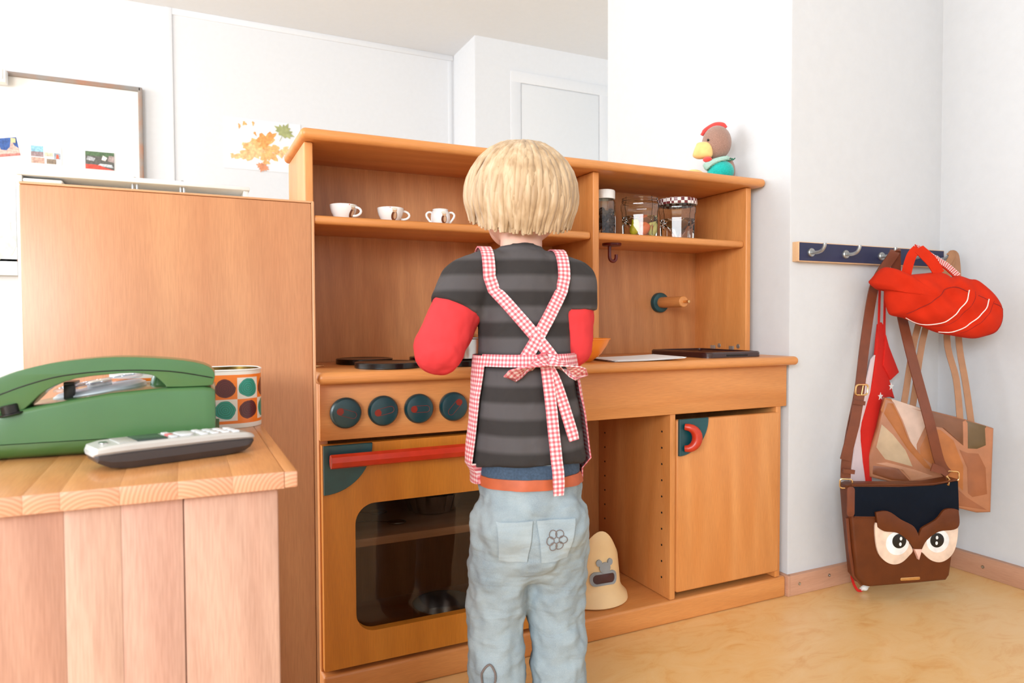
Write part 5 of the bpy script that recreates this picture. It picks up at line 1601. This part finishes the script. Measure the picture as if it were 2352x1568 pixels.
M_SLV = plain('red_sleeve_cloth', C(218, 62, 66), 0.9, noise=0.05, nscale=14, bump=0.3, bscale=40, spec=0.2)
for s in (-1, 1):
    sm_ = Mesh()
    cap(sm_, SH[s].lerp(EL[s], 0.20), EL[s], 0.040, 0.039)
    cap(sm_, EL[s], WR[s], 0.0385, 0.0265, flat1=True)
    blob('sleeve', sm_, 0.0035, 6, M_SLV, CH, 0.007, 0.03)

def around(T, th, z, lift, cy=0.01):
    """Point on a garment; th 0 = straight back, positive to the child's right."""
    d = Vector((math.sin(th), -math.cos(th), 0))
    h = T.ray_cast(Vector((0, cy, z))+d*0.4, -d)
    q = h[0] if h[0] is not None else Vector((0, cy, z))+d*0.08
    return q+d*lift
def wrap(T, th0, th1, zf0, zf1, nt_, nz_, lift, mat, name, parent, th=0.002):
    v, f, uv = [], [], []
    for side in (0, 1):
        for i in range(nt_+1):
            a = th0+(th1-th0)*i/nt_
            for j in range(nz_+1):
                z = zf0(a)+(zf1(a)-zf0(a))*j/nz_
                v.append(around(T, a, z, lift-(th if side else 0)))
                uv.append((a*0.085, z))
    n1 = (nt_+1)*(nz_+1)
    for side in (0, 1):
        for i in range(nt_):
            for j in range(nz_):
                q = (i*(nz_+1)+j, (i+1)*(nz_+1)+j, (i+1)*(nz_+1)+j+1, i*(nz_+1)+j+1)
                q = tuple(x+side*n1 for x in q)
                f.append(q if not side else q[::-1])
    def rim(a, b):
        f.append((a, b, b+n1, a+n1))
    for i in range(nt_):
        rim(i*(nz_+1), (i+1)*(nz_+1))
        rim((i+1)*(nz_+1)+nz_, i*(nz_+1)+nz_)
    for j in range(nz_):
        rim(j+1, j)
        rim(nt_*(nz_+1)+j, nt_*(nz_+1)+j+1)
    return finish(name, Mesh().add(v, f, uv), mat, parent, world=False, smooth=70, bmeshfix=False)
M_AP = gingham('pink_gingham', 0.0066, C(240, 222, 224), C(226, 150, 156), C(204, 92, 104))
# apron: skirt round the front and both sides, waist tie, crossed straps, bow
sk0 = lambda a: 0.445+0.012*math.cos(a*2)
AP = wrap(ST, R(68), R(292), sk0, lambda a: 0.628, 60, 12, 0.0085, M_AP, 'apron', CH)
wrap(ST, R(-72), R(72), lambda a: 0.612, lambda a: 0.630, 40, 2, 0.0080, M_AP, 'waist_tie', AP)
wrap(ST, R(140), R(220), lambda a: 0.628, lambda a: 0.735, 20, 8, 0.0085, M_AP, 'bib', AP)
def on_back(T, x, z, lift):
    h = T.ray_cast(Vector((x, -0.5, z)), Vector((0, 1, 0)))
    return (h[0] if h[0] is not None else Vector((x, 0.0, z)))+Vector((0, -lift, 0))
def on_top(T, x, y, lift):
    h = T.ray_cast(Vector((x, y, 1.2)), Vector((0, 0, -1)))
    return (h[0] if h[0] is not None else Vector((x, y, 0.79)))+Vector((0, 0, lift))
KN = (0.012, 0.622)
for x0 in (-0.062, 0.056):
    pts, nr = [], []
    zt = 0.770
    x1 = KN[0]+(0.016 if x0 < 0 else -0.030)
    for k in range(12):
        an = R(35+120*k/11)
        dv = Vector((0, math.cos(an), math.sin(an)))
        h = ST.ray_cast(Vector((x0, 0.035, 0.725))+dv*0.3, -dv)
        pts.append((h[0] if h[0] is not None else Vector((x0, 0.035, 0.725))+dv*0.06)+dv*0.0045)
        nr.append(dv)
    zt = pts[-1].z+0.010
    for k in range(1, 15):
        t = k/14
        z = zt-0.022+(KN[1]-(zt-0.022))*t
        pts.append(on_back(ST, x0+(x1-x0)*t, z, 0.0045))
        nr.append(Vector((0, -1, 0.2)))
    finish('strap', Mesh().ribbon(pts, 0.019, 0.0022, nr), M_AP, AP, world=False, smooth=60)
kb = on_back(ST, KN[0], KN[1], 0.010)
finish('bow_knot', Mesh().ell(kb, (0.013, 0.009, 0.012)), M_AP, AP, world=False)
for sx in (-1, 1):
    lp_ = []
    for k in range(13):
        t = k/12
        a = 2*PI*t
        lp_.append(kb+Vector((sx*0.027*(1-math.cos(a)), -0.006-0.014*math.sin(a), -0.014*(1-math.cos(a))*0.8+0.004*math.sin(a))))
    finish('bow_loop', Mesh().ribbon(lp_, 0.020, 0.002, [Vector((0, -math.cos(2*PI*k/12), math.sin(2*PI*k/12)+0.01)) for k in range(13)]), M_AP, AP, world=False, smooth=70)
for sx, zl, xe in ((0, 0.435, 0.022), (1, 0.510, 0.052)):
    pts = []
    for k in range(12):
        t = k/11
        z = KN[1]-0.006+(zl-KN[1])*t
        x = KN[0]+(xe-KN[0])*t**0.7
        pts.append(on_back(ST if z > 0.47 else JT, x, z, 0.011 if z > 0.47 else 0.022))
    finish('bow_tail', Mesh().ribbon(pts, [0.017]*11+[0.015], 0.002, Vector((0, -1, 0.1))), M_AP, AP, world=False, smooth=60)
# waistband, belt and back pocket
wrap(JT, R(-180), R(180), lambda a: 0.4495, lambda a: 0.4680, 60, 2, 0.0022, plain('dark_waistband', C(60, 78, 100), 0.9, noise=0.1, nscale=300), 'waistband', JEANS)
wrap(JT, R(-180), R(180), lambda a: 0.4335, lambda a: 0.4490, 60, 2, 0.0034, plain('orange_belt', C(184, 90, 54), 0.6), 'belt', JEANS)
def patch(T, x0, x1, z0, z1, lift, mat, name, parent, taper=0.0):
    v, f = [], []
    n1, n2 = 8, 8
    for side in (0, 1):
        for i in range(n1+1):
            for j in range(n2+1):
                z = z0+(z1-z0)*j/n2
                k = 1-taper*(1-j/n2)
                x = (x0+x1)/2+((x0+(x1-x0)*i/n1)-(x0+x1)/2)*k
                v.append(on_back(T, x, z, lift-(0.002 if side else 0)))
    n = (n1+1)*(n2+1)
    for i in range(n1):
        for j in range(n2):
            q = (i*(n2+1)+j, (i+1)*(n2+1)+j, (i+1)*(n2+1)+j+1, i*(n2+1)+j+1)
            f.append(q)
            f.append(tuple(x+n for x in q[::-1]))
    return finish(name, Mesh().add(v, f), mat, parent, world=False, smooth=70, bmeshfix=False)
M_POCK = denim('pocket_denim', C(128, 146, 158), C(158, 174, 182))
pk = patch(JT, -0.008, 0.050, 0.330, 0.392, 0.0028, M_POCK, 'back_pocket', JEANS, 0.25)
patch(JT, -0.066, -0.014, 0.330, 0.392, 0.0028, M_POCK, 'back_pocket', JEANS, 0.25)
M_EMB = plain('embroidery_brown', C(120, 108, 104), 0.9)
for k in range(6):
    a = 2*PI*k/6
    cx, cz = 0.021+0.010*math.cos(a), 0.362+0.010*math.sin(a)
    ring_ = [on_back(JT, cx+0.006*math.cos(t), cz+0.006*math.sin(t), 0.0036) for t in [2*PI*i/12 for i in range(12)]]
    finish('stitched_petal', Mesh().tube(ring_, 0.0007, 5, closed=True), M_EMB, pk, world=False)
# knee patch at the outer left leg
lp2 = [around(JT, R(-62)+0.10*math.cos(t)*(1 if math.sin(t) < 0 else 1-0.3*abs(math.sin(t))), 0.150+0.018*math.sin(t), 0.003, 0.0) for t in [2*PI*i/20 for i in range(20)]]
finish('knee_patch_edge', Mesh().tube(lp2, 0.0016, 6, closed=True), M_EMB, JEANS, world=False)
# slippers
M_SLIP = plain('slipper_felt', C(70, 74, 96), 0.9)
for s in (-1, 1):
    sm_ = Mesh()
    sm_.ell((s*0.050, -0.005, 0.026), (0.031, 0.040, 0.026))
    cap(sm_, (s*0.050, 0.0, 0.022), (s*0.054, 0.068, 0.020), 0.026, 0.022)
    q = blob('slipper', sm_, 0.004, 4, M_SLIP, CH)
